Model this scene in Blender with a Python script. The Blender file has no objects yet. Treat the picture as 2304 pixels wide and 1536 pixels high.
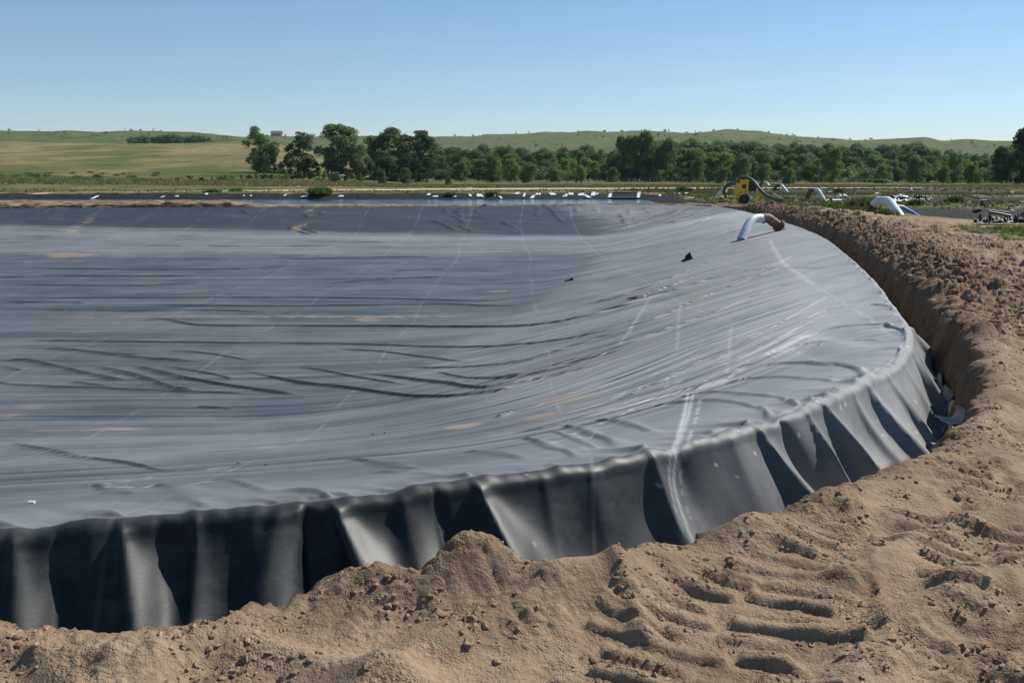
import bpy, bmesh, math, random
import numpy as np
from mathutils import Vector, Matrix
random.seed(7); rng = np.random.default_rng(7)
SC = bpy.context.scene
COL = SC.collection
R = math.radians
# ------------------------------------------------------------------ camera
HC, F, HZ = 2.2, 2300.0, 388.0           # eye height, focal length and horizon row (2304x1536 picture)
PITCH = math.atan((768 - HZ) / F)
cam_d = bpy.data.cameras.new('camera'); cam = bpy.data.objects.new('camera', cam_d); COL.objects.link(cam)
cam_d.sensor_width = 36; cam_d.lens = 36 * F / 2304; cam_d.clip_start = 0.1; cam_d.clip_end = 20000
cam.location = (0, 0, HC); cam.rotation_euler = (math.pi / 2 - PITCH, 0, 0)
SC.camera = cam
# ------------------------------------------------------------------ sky and sun
SUN_AZ = R(57)          # clockwise from +Y
SUN_EL = R(44)
W = bpy.data.worlds.new('World'); SC.world = W; W.use_nodes = True
nt = W.node_tree; nt.nodes.clear()
sky = nt.nodes.new('ShaderNodeTexSky'); sky.sky_type = 'NISHITA'; sky.sun_disc = False
sky.sun_elevation = SUN_EL; sky.sun_rotation = SUN_AZ; sky.air_density = 1.0; sky.dust_density = 0.0; sky.ozone_density = 2.6; sky.altitude = 700
bg = nt.nodes.new('ShaderNodeBackground'); bg.inputs[1].default_value = 0.095
out = nt.nodes.new('ShaderNodeOutputWorld')
# thin wisps of cirrus low in the sky on the right
tc = nt.nodes.new('ShaderNodeTexCoord'); mp = nt.nodes.new('ShaderNodeMapping'); mp.inputs['Scale'].default_value = (5, 5, 42)
nz = nt.nodes.new('ShaderNodeTexNoise'); nz.inputs['Scale'].default_value = 1.3; nz.inputs['Detail'].default_value = 6
rp = nt.nodes.new('ShaderNodeMapRange'); rp.inputs[1].default_value = 0.56; rp.inputs[2].default_value = 0.80; rp.inputs[3].default_value = 0; rp.inputs[4].default_value = 0.6
sx = nt.nodes.new('ShaderNodeSeparateXYZ'); rx = nt.nodes.new('ShaderNodeMapRange'); rx.inputs[1].default_value = 0.05; rx.inputs[2].default_value = 0.5
mm = nt.nodes.new('ShaderNodeMath'); mm.operation = 'MULTIPLY'
mx = nt.nodes.new('ShaderNodeMixRGB'); mx.inputs[2].default_value = (5.6, 6.2, 6.9, 1)
L = nt.links.new
L(tc.outputs['Generated'], mp.inputs[0]); L(mp.outputs[0], nz.inputs[0]); L(nz.outputs[0], rp.inputs[0])
L(tc.outputs['Generated'], sx.inputs[0]); L(sx.outputs[0], rx.inputs[0]); L(rx.outputs[0], mm.inputs[0]); L(rp.outputs[0], mm.inputs[1])
tr_ = nt.nodes.new('ShaderNodeMapRange'); tr_.inputs[1].default_value = 0.0; tr_.inputs[2].default_value = 0.22
tm_ = nt.nodes.new('ShaderNodeMixRGB'); tm_.inputs[1].default_value = (0.64, 0.69, 0.81, 1); tm_.inputs[2].default_value = (0.63, 0.765, 0.78, 1)
mu_ = nt.nodes.new('ShaderNodeMixRGB'); mu_.blend_type = 'MULTIPLY'; mu_.inputs[0].default_value = 1
L(sx.outputs[2], tr_.inputs[0]); L(tr_.outputs[0], tm_.inputs[0]); L(sky.outputs[0], mu_.inputs[1]); L(tm_.outputs[0], mu_.inputs[2])
L(mm.outputs[0], mx.inputs[0]); L(mu_.outputs[0], mx.inputs[1]); L(mx.outputs[0], bg.inputs[0]); L(bg.outputs[0], out.inputs[0])
sd = bpy.data.lights.new('sun', 'SUN'); sd.energy = 4.0; sd.angle = R(0.5); sd.color = (1, 0.955, 0.88)
so = bpy.data.objects.new('sun', sd); COL.objects.link(so)
sv = Vector((math.sin(SUN_AZ) * math.cos(SUN_EL), math.cos(SUN_AZ) * math.cos(SUN_EL), math.sin(SUN_EL)))
so.rotation_euler = sv.to_track_quat('Z', 'Y').to_euler(); so.location = (30, 15, 40)
SC.view_settings.view_transform = 'Standard'; SC.view_settings.look = 'None'; SC.view_settings.gamma = 1; SC.view_settings.exposure = 0.50
SC.render.engine = 'CYCLES'
SC.cycles.max_bounces = 6; SC.cycles.transparent_max_bounces = 8; SC.cycles.use_denoising = True

# ------------------------------------------------------------------ helpers
_tab = rng.random(65536).astype(np.float32) * 2 * np.pi
_gx, _gy = np.cos(_tab), np.sin(_tab)
def pn(x, y, seed=0):
    """gradient noise about -0.7..0.7"""
    x = np.asarray(x, np.float64); y = np.asarray(y, np.float64)
    xi = np.floor(x).astype(np.int64); yi = np.floor(y).astype(np.int64)
    fx = x - xi; fy = y - yi
    u = fx * fx * fx * (fx * (fx * 6 - 15) + 10); v = fy * fy * fy * (fy * (fy * 6 - 15) + 10)
    def g(a, b, dx, dy):
        h = ((a * 374761393 + b * 668265263 + seed * 1442695041) & 0x7fffffff); h = ((h ^ (h >> 13)) * 1274126177) & 0x7fffffff
        h = (h ^ (h >> 16)) & 65535
        return _gx[h] * dx + _gy[h] * dy
    a = g(xi, yi, fx, fy); b = g(xi + 1, yi, fx - 1, fy); c = g(xi, yi + 1, fx, fy - 1); d = g(xi + 1, yi + 1, fx - 1, fy - 1)
    return a + (b - a) * u + (c - a) * v + (a - b - c + d) * u * v
def fbm(x, y, sc, octv=4, seed=0, gain=0.5, lac=2.03):
    t = 0; a = 1.0; f = 1.0 / sc
    for i in range(octv):
        t = t + a * pn(x * f + 17.3 * i, y * f - 9.1 * i, seed + i); a *= gain; f *= lac
    return t
def ss(a, b, x):
    t = np.clip((x - a) / (b - a), 0, 1); return t * t * (3 - 2 * t)
def lerp(a, b, t): return a + (b - a) * t

def mesh_grid(name, X, Y, Z, mat, attrs=None, parent=None, smooth=True, keep=None, flip=False):
    n, m = X.shape
    co = np.stack([X, Y, Z], -1).reshape(-1, 3).astype(np.float32)
    i = np.arange(n - 1)[:, None] * m + np.arange(m - 1)[None, :]
    q = np.stack([i, i + 1, i + m + 1, i + m], -1).reshape(-1, 4)
    if flip: q = q[:, ::-1]
    if keep is not None: q = q[keep.reshape(-1)]
    me = bpy.data.meshes.new(name)
    me.vertices.add(len(co)); me.vertices.foreach_set('co', co.ravel())
    me.loops.add(q.size); me.loops.foreach_set('vertex_index', np.ascontiguousarray(q).ravel().astype(np.int32))
    me.polygons.add(len(q)); me.polygons.foreach_set('loop_start', np.arange(0, q.size, 4, dtype=np.int32))
    me.update(calc_edges=True)
    me.polygons.foreach_set('use_smooth', np.full(len(q), smooth))
    for k, v in (attrs or {}).items():
        a = me.attributes.new(k, 'FLOAT', 'POINT'); a.data.foreach_set('value', np.ascontiguousarray(v, dtype=np.float32).ravel())
    me.materials.append(mat)
    o = bpy.data.objects.new(name, me); COL.objects.link(o)
    if parent: o.parent = parent
    return o
def mesh_raw(name, co, faces, mat, parent=None, smooth=True, attrs=None):
    """faces: array (n,3) or (n,4)"""
    co = np.asarray(co, np.float32); q = np.asarray(faces, np.int32); k = q.shape[1]
    me = bpy.data.meshes.new(name)
    me.vertices.add(len(co)); me.vertices.foreach_set('co', co.ravel())
    me.loops.add(q.size); me.loops.foreach_set('vertex_index', q.ravel())
    me.polygons.add(len(q)); me.polygons.foreach_set('loop_start', np.arange(0, q.size, k, dtype=np.int32))
    me.update(calc_edges=True); me.polygons.foreach_set('use_smooth', np.full(len(q), smooth))
    for kk, v in (attrs or {}).items():
        a = me.attributes.new(kk, 'FLOAT', 'POINT'); a.data.foreach_set('value', np.ascontiguousarray(v, dtype=np.float32).ravel())
    me.materials.append(mat)
    o = bpy.data.objects.new(name, me); COL.objects.link(o)
    if parent: o.parent = parent
    return o
def tag(o, label, cat, group=None, kind=None):
    if label: o['label'] = label
    if cat: o['category'] = cat
    if group: o['group'] = group
    if kind: o['kind'] = kind
    return o
def thing(name, loc, label, cat, group=None, rz=0.0):
    o = bpy.data.objects.new(name, None); COL.objects.link(o); o.location = loc; o.rotation_euler = (0, 0, rz)
    o.empty_display_size = 0.3
    return tag(o, label, cat, group)
def copy_tree(o, parent=None):
    c = o.copy(); COL.objects.link(c)
    if parent: c.parent = parent
    for ch in list(o.children): copy_tree(ch, c)
    return c
class MB:
    def __init__(s): s.v = []; s.f = []
    def add(s, vs, fs):
        b = len(s.v); s.v += [tuple(v) for v in vs]; s.f += [tuple(i + b for i in f) for f in fs]; return s
    def box(s, c, d, rz=0.0, rx=0.0, bev=0.0):
        bm = bmesh.new(); bmesh.ops.create_cube(bm, size=1)
        bmesh.ops.scale(bm, vec=d, verts=bm.verts)
        if bev: bmesh.ops.bevel(bm, geom=bm.edges[:], offset=bev, segments=2, affect='EDGES')
        M = Matrix.Translation(c) @ Matrix.Rotation(rz, 4, 'Z') @ Matrix.Rotation(rx, 4, 'X')
        bmesh.ops.transform(bm, matrix=M, verts=bm.verts); bm.verts.index_update()
        s.add([v.co for v in bm.verts], [[v.index for v in f.verts] for f in bm.faces]); bm.free(); return s
    def tube(s, pts, r, n=14, cap=True):
        pts = [Vector(p) for p in pts]; rs = r if isinstance(r, (list, tuple)) else [r] * len(pts)
        b = len(s.v); prev = None
        for i, p in enumerate(pts):
            t = (pts[min(i + 1, len(pts) - 1)] - pts[max(i - 1, 0)]).normalized()
            if prev is None:
                a = Vector((0, 0, 1)) if abs(t.z) < 0.9 else Vector((1, 0, 0)); u = t.cross(a).normalized()
            else: u = (prev - t * prev.dot(t)).normalized()
            prev = u; w = t.cross(u)
            for k in range(n):
                an = 2 * math.pi * k / n; s.v.append(tuple(p + (u * math.cos(an) + w * math.sin(an)) * rs[i]))
        for i in range(len(pts) - 1):
            for k in range(n):
                s.f.append((b + i * n + k, b + i * n + (k + 1) % n, b + (i + 1) * n + (k + 1) % n, b + (i + 1) * n + k))
        if cap:
            s.f.append(tuple(b + k for k in range(n))[::-1]); s.f.append(tuple(b + (len(pts) - 1) * n + k for k in range(n)))
        return s
    def build(s, name, mat, parent=None, smooth=True, origin=None):
        me = bpy.data.meshes.new(name)
        me.from_pydata(s.v, [], s.f); me.update()
        bm = bmesh.new(); bm.from_mesh(me); bmesh.ops.recalc_face_normals(bm, faces=bm.faces); bm.to_mesh(me); bm.free()
        me.materials.append(mat)
        if smooth:
            me.polygons.foreach_set('use_smooth', [True] * len(me.polygons))
            try: me.set_sharp_from_angle(angle=R(40))
            except Exception: pass
        o = bpy.data.objects.new(name, me); COL.objects.link(o)
        if parent: o.parent = parent
        return o
def smooth_path(pts, n=8):
    P = [Vector(p) for p in pts]; P = [P[0] * 2 - P[1]] + P + [P[-1] * 2 - P[-2]]; o = []
    for i in range(1, len(P) - 2):
        for k in range(n):
            t = k / n; a, b, c, d = P[i - 1], P[i], P[i + 1], P[i + 2]
            o.append(0.5 * ((2 * b) + (c - a) * t + (2 * a - 5 * b + 4 * c - d) * t * t + (3 * b - a - 3 * c + d) * t ** 3))
    o.append(P[-2]); return o
# pixel measurements of the photograph -> world
cp, sp = math.cos(PITCH), math.sin(PITCH)
def ray(px, py):
    a = (px - 1152) / F; b = (768 - py) / F
    return np.array([a, cp + b * sp, -sp + b * cp])
def at_z(px, py, z=0.0):
    d = ray(px, py); t = (z - HC) / d[2]; return np.array([0, 0, HC]) + d * t
def at_y(px, py, y):
    d = ray(px, py); t = y / d[1]; return np.array([0, 0, HC]) + d * t

# ------------------------------------------------------------------ material helpers
class NM:
    def __init__(s, name):
        s.m = bpy.data.materials.new(name); s.m.use_nodes = True; s.nt = s.m.node_tree; s.nt.nodes.clear()
        s.out = s.n('ShaderNodeOutputMaterial'); s.p = s.n('ShaderNodeBsdfPrincipled'); s.l(s.p.outputs[0], s.out.inputs[0])
        s.tc = s.n('ShaderNodeTexCoord')
    def n(s, t): return s.nt.nodes.new(t)
    def l(s, a, b): s.nt.links.new(a, b)
    def set(s, sock, v):
        if isinstance(v, (int, float)): sock.default_value = v
        elif isinstance(v, tuple): sock.default_value = v if len(v) != 3 or sock.type == 'VECTOR' else (*v, 1)
        else: s.l(v, sock)
    def noise(s, sc, det=4, rough=0.55, vec=None, scale=None, dist=0.0):
        x = s.n('ShaderNodeTexNoise'); x.inputs['Scale'].default_value = sc; x.inputs['Detail'].default_value = det; x.inputs['Roughness'].default_value = rough
        x.inputs['Distortion'].default_value = dist
        v = vec or s.tc.outputs['Object']
        if scale:
            m = s.n('ShaderNodeMapping'); m.inputs['Scale'].default_value = scale; s.l(v, m.inputs[0]); v = m.outputs[0]
        s.l(v, x.inputs['Vector']); return x.outputs[0]
    def mr(s, v, a, b, c=0.0, d=1.0):
        x = s.n('ShaderNodeMapRange'); s.set(x.inputs[0], v); s.set(x.inputs[1], a); s.set(x.inputs[2], b); s.set(x.inputs[3], c); s.set(x.inputs[4], d); return x.outputs[0]
    def mix(s, f, a, b, mode='MIX'):
        x = s.n('ShaderNodeMixRGB'); x.blend_type = mode; s.set(x.inputs[0], f); s.set(x.inputs[1], a); s.set(x.inputs[2], b); return x.outputs[0]
    def math(s, op, a, b=0.0, c=0.0):
        x = s.n('ShaderNodeMath'); x.operation = op; s.set(x.inputs[0], a); s.set(x.inputs[1], b); s.set(x.inputs[2], c); return x.outputs[0]
    def attr(s, name):
        x = s.n('ShaderNodeAttribute'); x.attribute_name = name; return x.outputs['Fac']
    def bump(s, h, st=0.5, dist=0.02, nrm=None):
        x = s.n('ShaderNodeBump'); x.inputs['Strength'].default_value = st; x.inputs['Distance'].default_value = dist; s.set(x.inputs['Height'], h)
        if nrm is not None: s.l(nrm, x.inputs['Normal'])
        return x.outputs[0]
def simple(name, col, rough=0.6, metal=0.0, var=0.15, sc=6, bump=0.0, spec=0.5):
    k = NM(name); f = k.mr(k.noise(sc, 5), 0.3, 0.7)
    dk = tuple(c * (1 - var) for c in col); lt = tuple(min(1, c * (1 + var)) for c in col)
    k.set(k.p.inputs['Base Color'], k.mix(f, dk, lt)); k.p.inputs['Roughness'].default_value = rough; k.p.inputs['Metallic'].default_value = metal
    k.p.inputs['Specular IOR Level'].default_value = spec
    if bump: k.l(k.bump(k.noise(sc * 4, 4), bump, 0.01), k.p.inputs['Normal'])
    return k.m

# ------------------------------------------------------------------ pond crest curve (plan)
_c = [(-50, -6.5), (-30, -2.2), (-12, 3.2), (-6.3, 5.05), (-3.2, 6.12), (-1.2, 6.78), (0.85, 7.78), (2.15, 8.86), (3.3, 10.2), (4.5, 11.9),
      (5.5, 14.1), (6.45, 17.4), (7.6, 21.7), (9.2, 28.5), (10.8, 36), (12.0, 44.5), (12.9, 54), (13.4, 61.5), (13.3, 66.5), (11.9, 69.4), (8.8, 69.6),
      (-4.4, 67.9), (-32, 64.6), (-52, 62.3), (-58, 60.0), (-61, 55), (-62, 30), (-62, 2), (-60, -4.5), (-56, -6.8)]
_P = [np.array(p, float) for p in _c]; _n = len(_P); crest = []
for i in range(_n):
    a, b, c, d = _P[i - 1], _P[i], _P[(i + 1) % _n], _P[(i + 2) % _n]
    k = max(2, int(np.linalg.norm(c - b) / 0.06))
    # centripetal Catmull-Rom
    t0 = 0; t1 = t0 + np.linalg.norm(b - a) ** 0.5; t2 = t1 + np.linalg.norm(c - b) ** 0.5; t3 = t2 + np.linalg.norm(d - c) ** 0.5
    for t in np.linspace(t1, t2, k, endpoint=False):
        A1 = (t1 - t) / (t1 - t0) * a + (t - t0) / (t1 - t0) * b; A2 = (t2 - t) / (t2 - t1) * b + (t - t1) / (t2 - t1) * c; A3 = (t3 - t) / (t3 - t2) * c + (t - t2) / (t3 - t2) * d
        B1 = (t2 - t) / (t2 - t0) * A1 + (t - t0) / (t2 - t0) * A2; B2 = (t3 - t) / (t3 - t1) * A2 + (t - t1) / (t3 - t1) * A3
        crest.append((t2 - t) / (t2 - t1) * B1 + (t - t1) / (t2 - t1) * B2)
crest = np.array(crest); crest = np.vstack([crest, crest[:1]])
sl = np.concatenate([[0], np.cumsum(np.linalg.norm(np.diff(crest, axis=0), axis=1))]); SLEN = sl[-1]
def crest_at(s):
    s = np.mod(s, SLEN); return np.stack([np.interp(s, sl, crest[:, 0]), np.interp(s, sl, crest[:, 1])], -1)
def normal_at(s):
    a = crest_at(s - 0.25); b = crest_at(s + 0.25); t = b - a; t /= np.linalg.norm(t, axis=-1, keepdims=True) + 1e-9
    return np.stack([t[..., 1], -t[..., 0]], -1)       # outward (curve runs counter-clockwise)
# lookup table: signed distance outward and nearest s
GX = np.arange(-75, 45.01, 0.3); GY = np.arange(-25, 85.01, 0.3)
_gxx, _gyy = np.meshgrid(GX, GY, indexing='ij'); cs = crest[::5]; ssl = sl[::5]
D2 = np.full(_gxx.shape, 1e9); SI = np.zeros(_gxx.shape, int)
for k in range(len(cs) - 1):
    a, b = cs[k], cs[k + 1]; ab = b - a; t = np.clip(((_gxx - a[0]) * ab[0] + (_gyy - a[1]) * ab[1]) / (ab @ ab), 0, 1)
    d = (_gxx - a[0] - t * ab[0]) ** 2 + (_gyy - a[1] - t * ab[1]) ** 2
    m = d < D2; D2[m] = d[m]; SI[m] = k
_nn = normal_at(ssl)[SI]; _cc = cs[SI]
_sg = np.sign((_gxx - _cc[..., 0]) * _nn[..., 0] + (_gyy - _cc[..., 1]) * _nn[..., 1])
DG = np.sqrt(D2) * _sg; SG = ssl[SI]
def look(T, x, y):
    fx = np.clip((x - GX[0]) / 0.3, 0, len(GX) - 1.001); fy = np.clip((y - GY[0]) / 0.3, 0, len(GY) - 1.001)
    i = fx.astype(int); j = fy.astype(int); u = fx - i; v = fy - j
    return T[i, j] * (1 - u) * (1 - v) + T[i + 1, j] * u * (1 - v) + T[i, j + 1] * (1 - u) * v + T[i + 1, j + 1] * u * v
def cdist(x, y): return look(DG, np.asarray(x, float), np.asarray(y, float))
def cdist_s(x, y):
    fx = np.clip((np.asarray(x, float) - GX[0]) / 0.3, 1, len(GX) - 3.001); fy = np.clip((np.asarray(y, float) - GY[0]) / 0.3, 1, len(GY) - 3.001); i = fx.astype(int); j = fy.astype(int); u = fx - i; v = fy - j
    B = lambda t: ((1 - t) ** 3 / 6, (3 * t ** 3 - 6 * t * t + 4) / 6, (-3 * t ** 3 + 3 * t * t + 3 * t + 1) / 6, t ** 3 / 6)
    bu, bv = B(u), B(v); o_ = 0
    for a in range(4):
        for b in range(4): o_ = o_ + bu[a] * bv[b] * DG[i + a - 1, j + b - 1]
    return o_
def cs_near(x, y):
    i = np.clip(np.round((np.asarray(x) - GX[0]) / 0.3).astype(int), 0, len(GX) - 1); j = np.clip(np.round((np.asarray(y) - GY[0]) / 0.3).astype(int), 0, len(GY) - 1)
    return SG[i, j]
def s_of(x, y): return sl[np.argmin((crest[:, 0] - x) ** 2 + (crest[:, 1] - y) ** 2)]

def zliner(x, y):
    di = np.maximum(-(cdist_s(x, y) if np.ndim(x) == 2 else cdist(x, y)), 0)
    steep = 0.19
    a = di * steep; Dp = 1.52
    k = 0.16
    z = -(-k * np.log(np.exp(-a / k) + math.exp(-Dp / k)) + k * math.log(1 + math.exp(-Dp / k)))
    # shallow swale across the floor
    fl = ss(7.5, 10, di)
    z = z - fl * (0.13 * ss(23.5, 27.5, y) * (1 - ss(45.5, 49, y)))
    z = z + 0.03 * fbm(x, y, 6, 3, 5) * ss(0.5, 4, di)
    return z
def hit_liner(px, py):
    d = ray(px, py); o = np.array([0, 0, HC]); t0 = None
    ts = np.concatenate([np.arange(5.5, 30, 0.05), np.arange(30, 90, 0.1)]); P = o + d * ts[:, None]
    c = cdist(P[:, 0], P[:, 1]); z = np.where(c < 0.3, zliner(P[:, 0], P[:, 1]), -9)
    w = np.nonzero(P[:, 2] < z)[0]
    if len(w) == 0: return at_z(px, py, -1.3)
    return P[w[0]]

# ------------------------------------------------------------------ terrain
SKYL = np.array([(-400, 312), (0, 305), (120, 307), (230, 309), (330, 305), (400, 307), (490, 312), (560, 317), (650, 313), (740, 313), (840, 311), (980, 312), (1100, 306),
        (1200, 304), (1300, 300), (1400, 299), (1450, 298), (1550, 303), (1620, 299), (1700, 303), (1800, 314), (1900, 320), (2000, 319), (2060, 319), (2110, 326), (2150, 324), (2230, 330), (2304, 331), (2700, 322)], float)
def zpy(r, py): return HC + r * (HZ - py) / F
RL = np.array([(0, 388), (140, 388), (150, 421), (185, 404), (235, 386), (300, 362), (400, 341), (520, 328), (700, 350), (900, 326)], float)
RR = np.array([(0, 388), (340, 402), (600, 384), (900, 352)], float)
def sdrect(x, y, x0, x1, y0, y1, rad):
    cx, cy = (x0 + x1) / 2, (y0 + y1) / 2; qx = np.abs(x - cx) - (x1 - x0) / 2 + rad; qy = np.abs(y - cy) - (y1 - y0) / 2 + rad
    return np.minimum(np.maximum(qx, qy), 0) + np.sqrt(np.maximum(qx, 0) ** 2 + np.maximum(qy, 0) ** 2) - rad
PONDS = [(-130, 15.8, 72.5, 114.0, 5.0), (21.5, 140, 45.0, 68.0, 5.0), (24.0, 170, 81.0, 98.5, 4.0), (27.0, 190, 110.0, 131.0, 4.0)]
def pond_depth(x, y, i):
    return sdrect(x, y, *PONDS[i])
def terrain(x, y):
    x = np.asarray(x, float); y = np.asarray(y, float)
    r = np.hypot(x, y); yy = np.maximum(y, 1.0); px = 1152 + F * x / np.where(y > 1, yy, 1)
    px = np.clip(px, -400, 2700)
    sk = np.interp(px, SKYL[:, 0], SKYL[:, 1]) + 0.8
    def prof(N, flat):
        rr = N[:, 0]; zz = np.array([zpy(a, b) for a, b in N]); zz[rr <= flat] = 0.0
        z = np.interp(r, rr, zz)
        ze = zz[-1]; zs = zpy(1500, sk)
        t = np.clip((r - rr[-1]) / (1500 - rr[-1]), 0, 1)
        z = np.where(r > rr[-1], ze + (zs - ze) * (0.35 * t + 0.65 * t * t * (3 - 2 * t)), z)
        return np.where(r > 1500, zs - (r - 1500) * 0.06, z)
    zl = prof(RL, 150); zr = prof(RR, 340)
    t = ss(560, 1000, px)
    z = zl * (1 - t) + zr * t
    z = np.where(y > 1, z, 0)
    # low local relief
    amp = np.interp(r, [0, 120, 300, 900, 1400, 1600], [0.0, 0.05, 0.6, 5, 4, 0.8])
    z = z + amp * fbm(x, y, 90, 4, 40) * ss(100, 200, r)
    z = z + np.interp(r, [0, 600, 1200, 1500, 1700], [0, 0, 5, 1.2, 0]) * fbm(x, y, 260, 4, 47)
    z = z + np.interp(r, [0, 800, 1000, 1490, 1560], [0, 0, 3.2, 2.0, 0.3]) * fbm(x, y, 70, 3, 48)
    z = z + 0.05 * fbm(x, y, 5, 3, 44) * ss(20, 60, r)
    # berm behind the big pond, higher on the left
    b = ss(63, 68, y) * (1 - ss(70.0, 72.5, y)) * (1 - ss(15, 20, x))
    h = -0.03 + 0.32 * (1 - ss(-19.5, -15.5, x)) + 0.04 * fbm(x, y, 3, 2, 60)
    z = z + b * np.maximum(h, 0)
    for i, P in enumerate(PONDS):
        d = pond_depth(x, y, i); z = z - np.minimum(np.maximum(-d, 0) * 0.42, 1.7)
    return z
def sand(x, y):
    cx = [-60, -41, -25, 0, 20, 42, 59, 70]; cy = [108, 121, 131, 140, 144, 149, 153, 156]
    yc = np.interp(x, cx, cy); wd = np.interp(x, cx, [0, 1.5, 4.5, 5.5, 5.0, 3.2, 1.5, 0])
    return 1 - ss(0.75, 1.0, np.abs(y - yc + 0.8 * pn(x * .1, y * .1, 3)) / np.maximum(wd, 0.01))
def grassw(x, y):
    r = np.hypot(x, y); g = ss(66, 76, y + 4 * fbm(x, y, 4, 3, 71))
    g = g * (1 - (1 - ss(12, 17, x)) * (1 - ss(70.5, 73, y)))
    g = np.maximum(g, 0.85 * ss(61, 67, y + 0.2 * (x - 18) + 3 * fbm(x, y, 3, 3, 72)) * ss(14, 19, x))
    # verge along the near edge of the pond on the right
    d = np.hypot((x - 19.3) / 3.4, (y - 36.5) / 4.5); g = np.maximum(g, ss(1.15, 0.75, d + 0.5 * fbm(x, y, 1.3, 3, 73)))
    d = sdrect(x, y, *PONDS[1]); g = np.maximum(g, ss(3.0, 0.5, np.abs(d) + 1.5 * fbm(x, y, 2, 2, 74)) * 0.6)
    g = g * (1 - 0.75 * ss(0.15, 0.45, fbm(x, y, 9, 4, 75)) * (r < 135))
    g = np.maximum(g, 0.9 * ss(66, 69, y) * ss(19, 23, x))
    return np.clip(g, 0, 1) * (1 - sand(x, y))

def ground_mat():
    k = NM('ground_earth'); nf = k.noise
    a = k.mr(nf(0.9, 6), 0.3, 0.7); b = k.mr(nf(9, 5, 0.65), 0.32, 0.68)
    soil = k.mix(a, (0.275, 0.192, 0.125), (0.42, 0.306, 0.204)); soil = k.mix(k.math('MULTIPLY', b, 0.5), soil, (0.185, 0.122, 0.078))
    soil = k.mix(k.mr(nf(60, 3), 0.55, 0.75, 0, 0.35), soil, (0.46, 0.36, 0.26))
    soil = k.mix(k.mr(nf(2.1, 5, 0.7), 0.50, 0.66, 0, 0.55), soil, (0.165, 0.108, 0.070))
    soil = k.mix(k.mr(k.attr('damp'), 0, 1, 0, 0.75), soil, (0.15, 0.095, 0.062))
    g1 = k.mr(nf(0.05, 6, 0.65, scale=(1, 0.35, 1)), 0.4, 0.62); g2 = k.mr(nf(0.9, 6, 0.7), 0.35, 0.65); g3 = k.mr(nf(0.018, 4, 0.6), 0.38, 0.62)
    gr = k.mix(g2, (0.060, 0.088, 0.022), (0.135, 0.155, 0.048))
    dry = k.mix(g2, (0.21, 0.165, 0.075), (0.34, 0.25, 0.135))
    gr = k.mix(k.mr(k.math('ADD', g1, k.attr('dry')), 0.55, 1.35, 0.08, 0.92), gr, dry)
    lush = k.mix(g2, (0.030, 0.060, 0.014), (0.085, 0.12, 0.03))
    gr = k.mix(k.attr('lush'), gr, lush)
    gr = k.mix(k.mr(nf(0.07, 6, 0.75), 0.52, 0.66, 0, 0.55), gr, (0.022, 0.040, 0.014))
    c = k.mix(k.mr(k.math('ADD', k.attr('grass'), k.mr(nf(2.2, 5, 0.7), 0.3, 0.7, -0.3, 0.3)), 0.35, 0.65), soil, gr)
    c = k.mix(k.attr('sand'), c, k.mix(b, (0.50, 0.40, 0.27), (0.62, 0.51, 0.36)))
    k.set(k.p.inputs['Base Color'], c); k.p.inputs['Roughness'].default_value = 0.95; k.p.inputs['Specular IOR Level'].default_value = 0.12
    h = k.math('ADD', k.math('MULTIPLY', nf(28, 5, 0.62), 0.6), k.math('MULTIPLY', nf(120, 3, 0.6), 0.22))
    vo = k.n('ShaderNodeTexVoronoi'); vo.inputs['Scale'].default_value = 26; k.l(k.tc.outputs['Object'], vo.inputs['Vector']); vm_ = k.math('MULTIPLY', k.mr(vo.outputs['Distance'], 0, .55, 1, 0), k.mr(nf(4.5, 4), 0.5, 0.62))
    vo2 = k.n('ShaderNodeTexVoronoi'); vo2.inputs['Scale'].default_value = 62; k.l(k.tc.outputs['Object'], vo2.inputs['Vector']); vm2 = k.math('MULTIPLY', k.mr(vo2.outputs['Distance'], 0, .5, 1, 0), k.mr(nf(3.1, 4, .7), 0.46, 0.58))
    h = k.math('ADD', h, k.math('ADD', k.math('MULTIPLY', vm_, 0.45), k.math('MULTIPLY', vm2, 0.22))); n1 = k.bump(h, 1.0, 0.035)
    h2 = k.math('MULTIPLY', nf(1.4, 5, 0.75), k.attr('grass')); k.l(k.bump(h2, 0.8, 0.5, n1), k.p.inputs['Normal'])
    return k.m
M_ground = ground_mat()
GA = lambda x, y: dict(grass=grassw(x, y), sand=sand(x, y),
    dry=np.clip(0.35 * fbm(x, y, 60, 3, 81) + np.interp(np.hypot(x, y), [0, 150, 235, 300, 480, 700, 1100], [0.25, 0.25, 0.1, 0.45, 0.6, -0.15, -0.3]) - 0.3 * ss(-200, 300, x) * ss(400, 900, y), -1, 1),
    lush=np.clip(ss(0.0, 0.25, fbm(x, y, 22, 4, 83) + 0.1) * np.exp(-((np.hypot(x, y) - 205) / 32.0) ** 2) * ss(-5, -30, x) + (0.35 + 0.6 * ss(0.0, 0.25, fbm(x, y, 60, 4, 85))) * ss(600, 700, np.hypot(x, y)) * (0.45 + 0.55 * ss(-100, -350, x)), 0, 1),
    damp=np.zeros_like(x))
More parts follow.
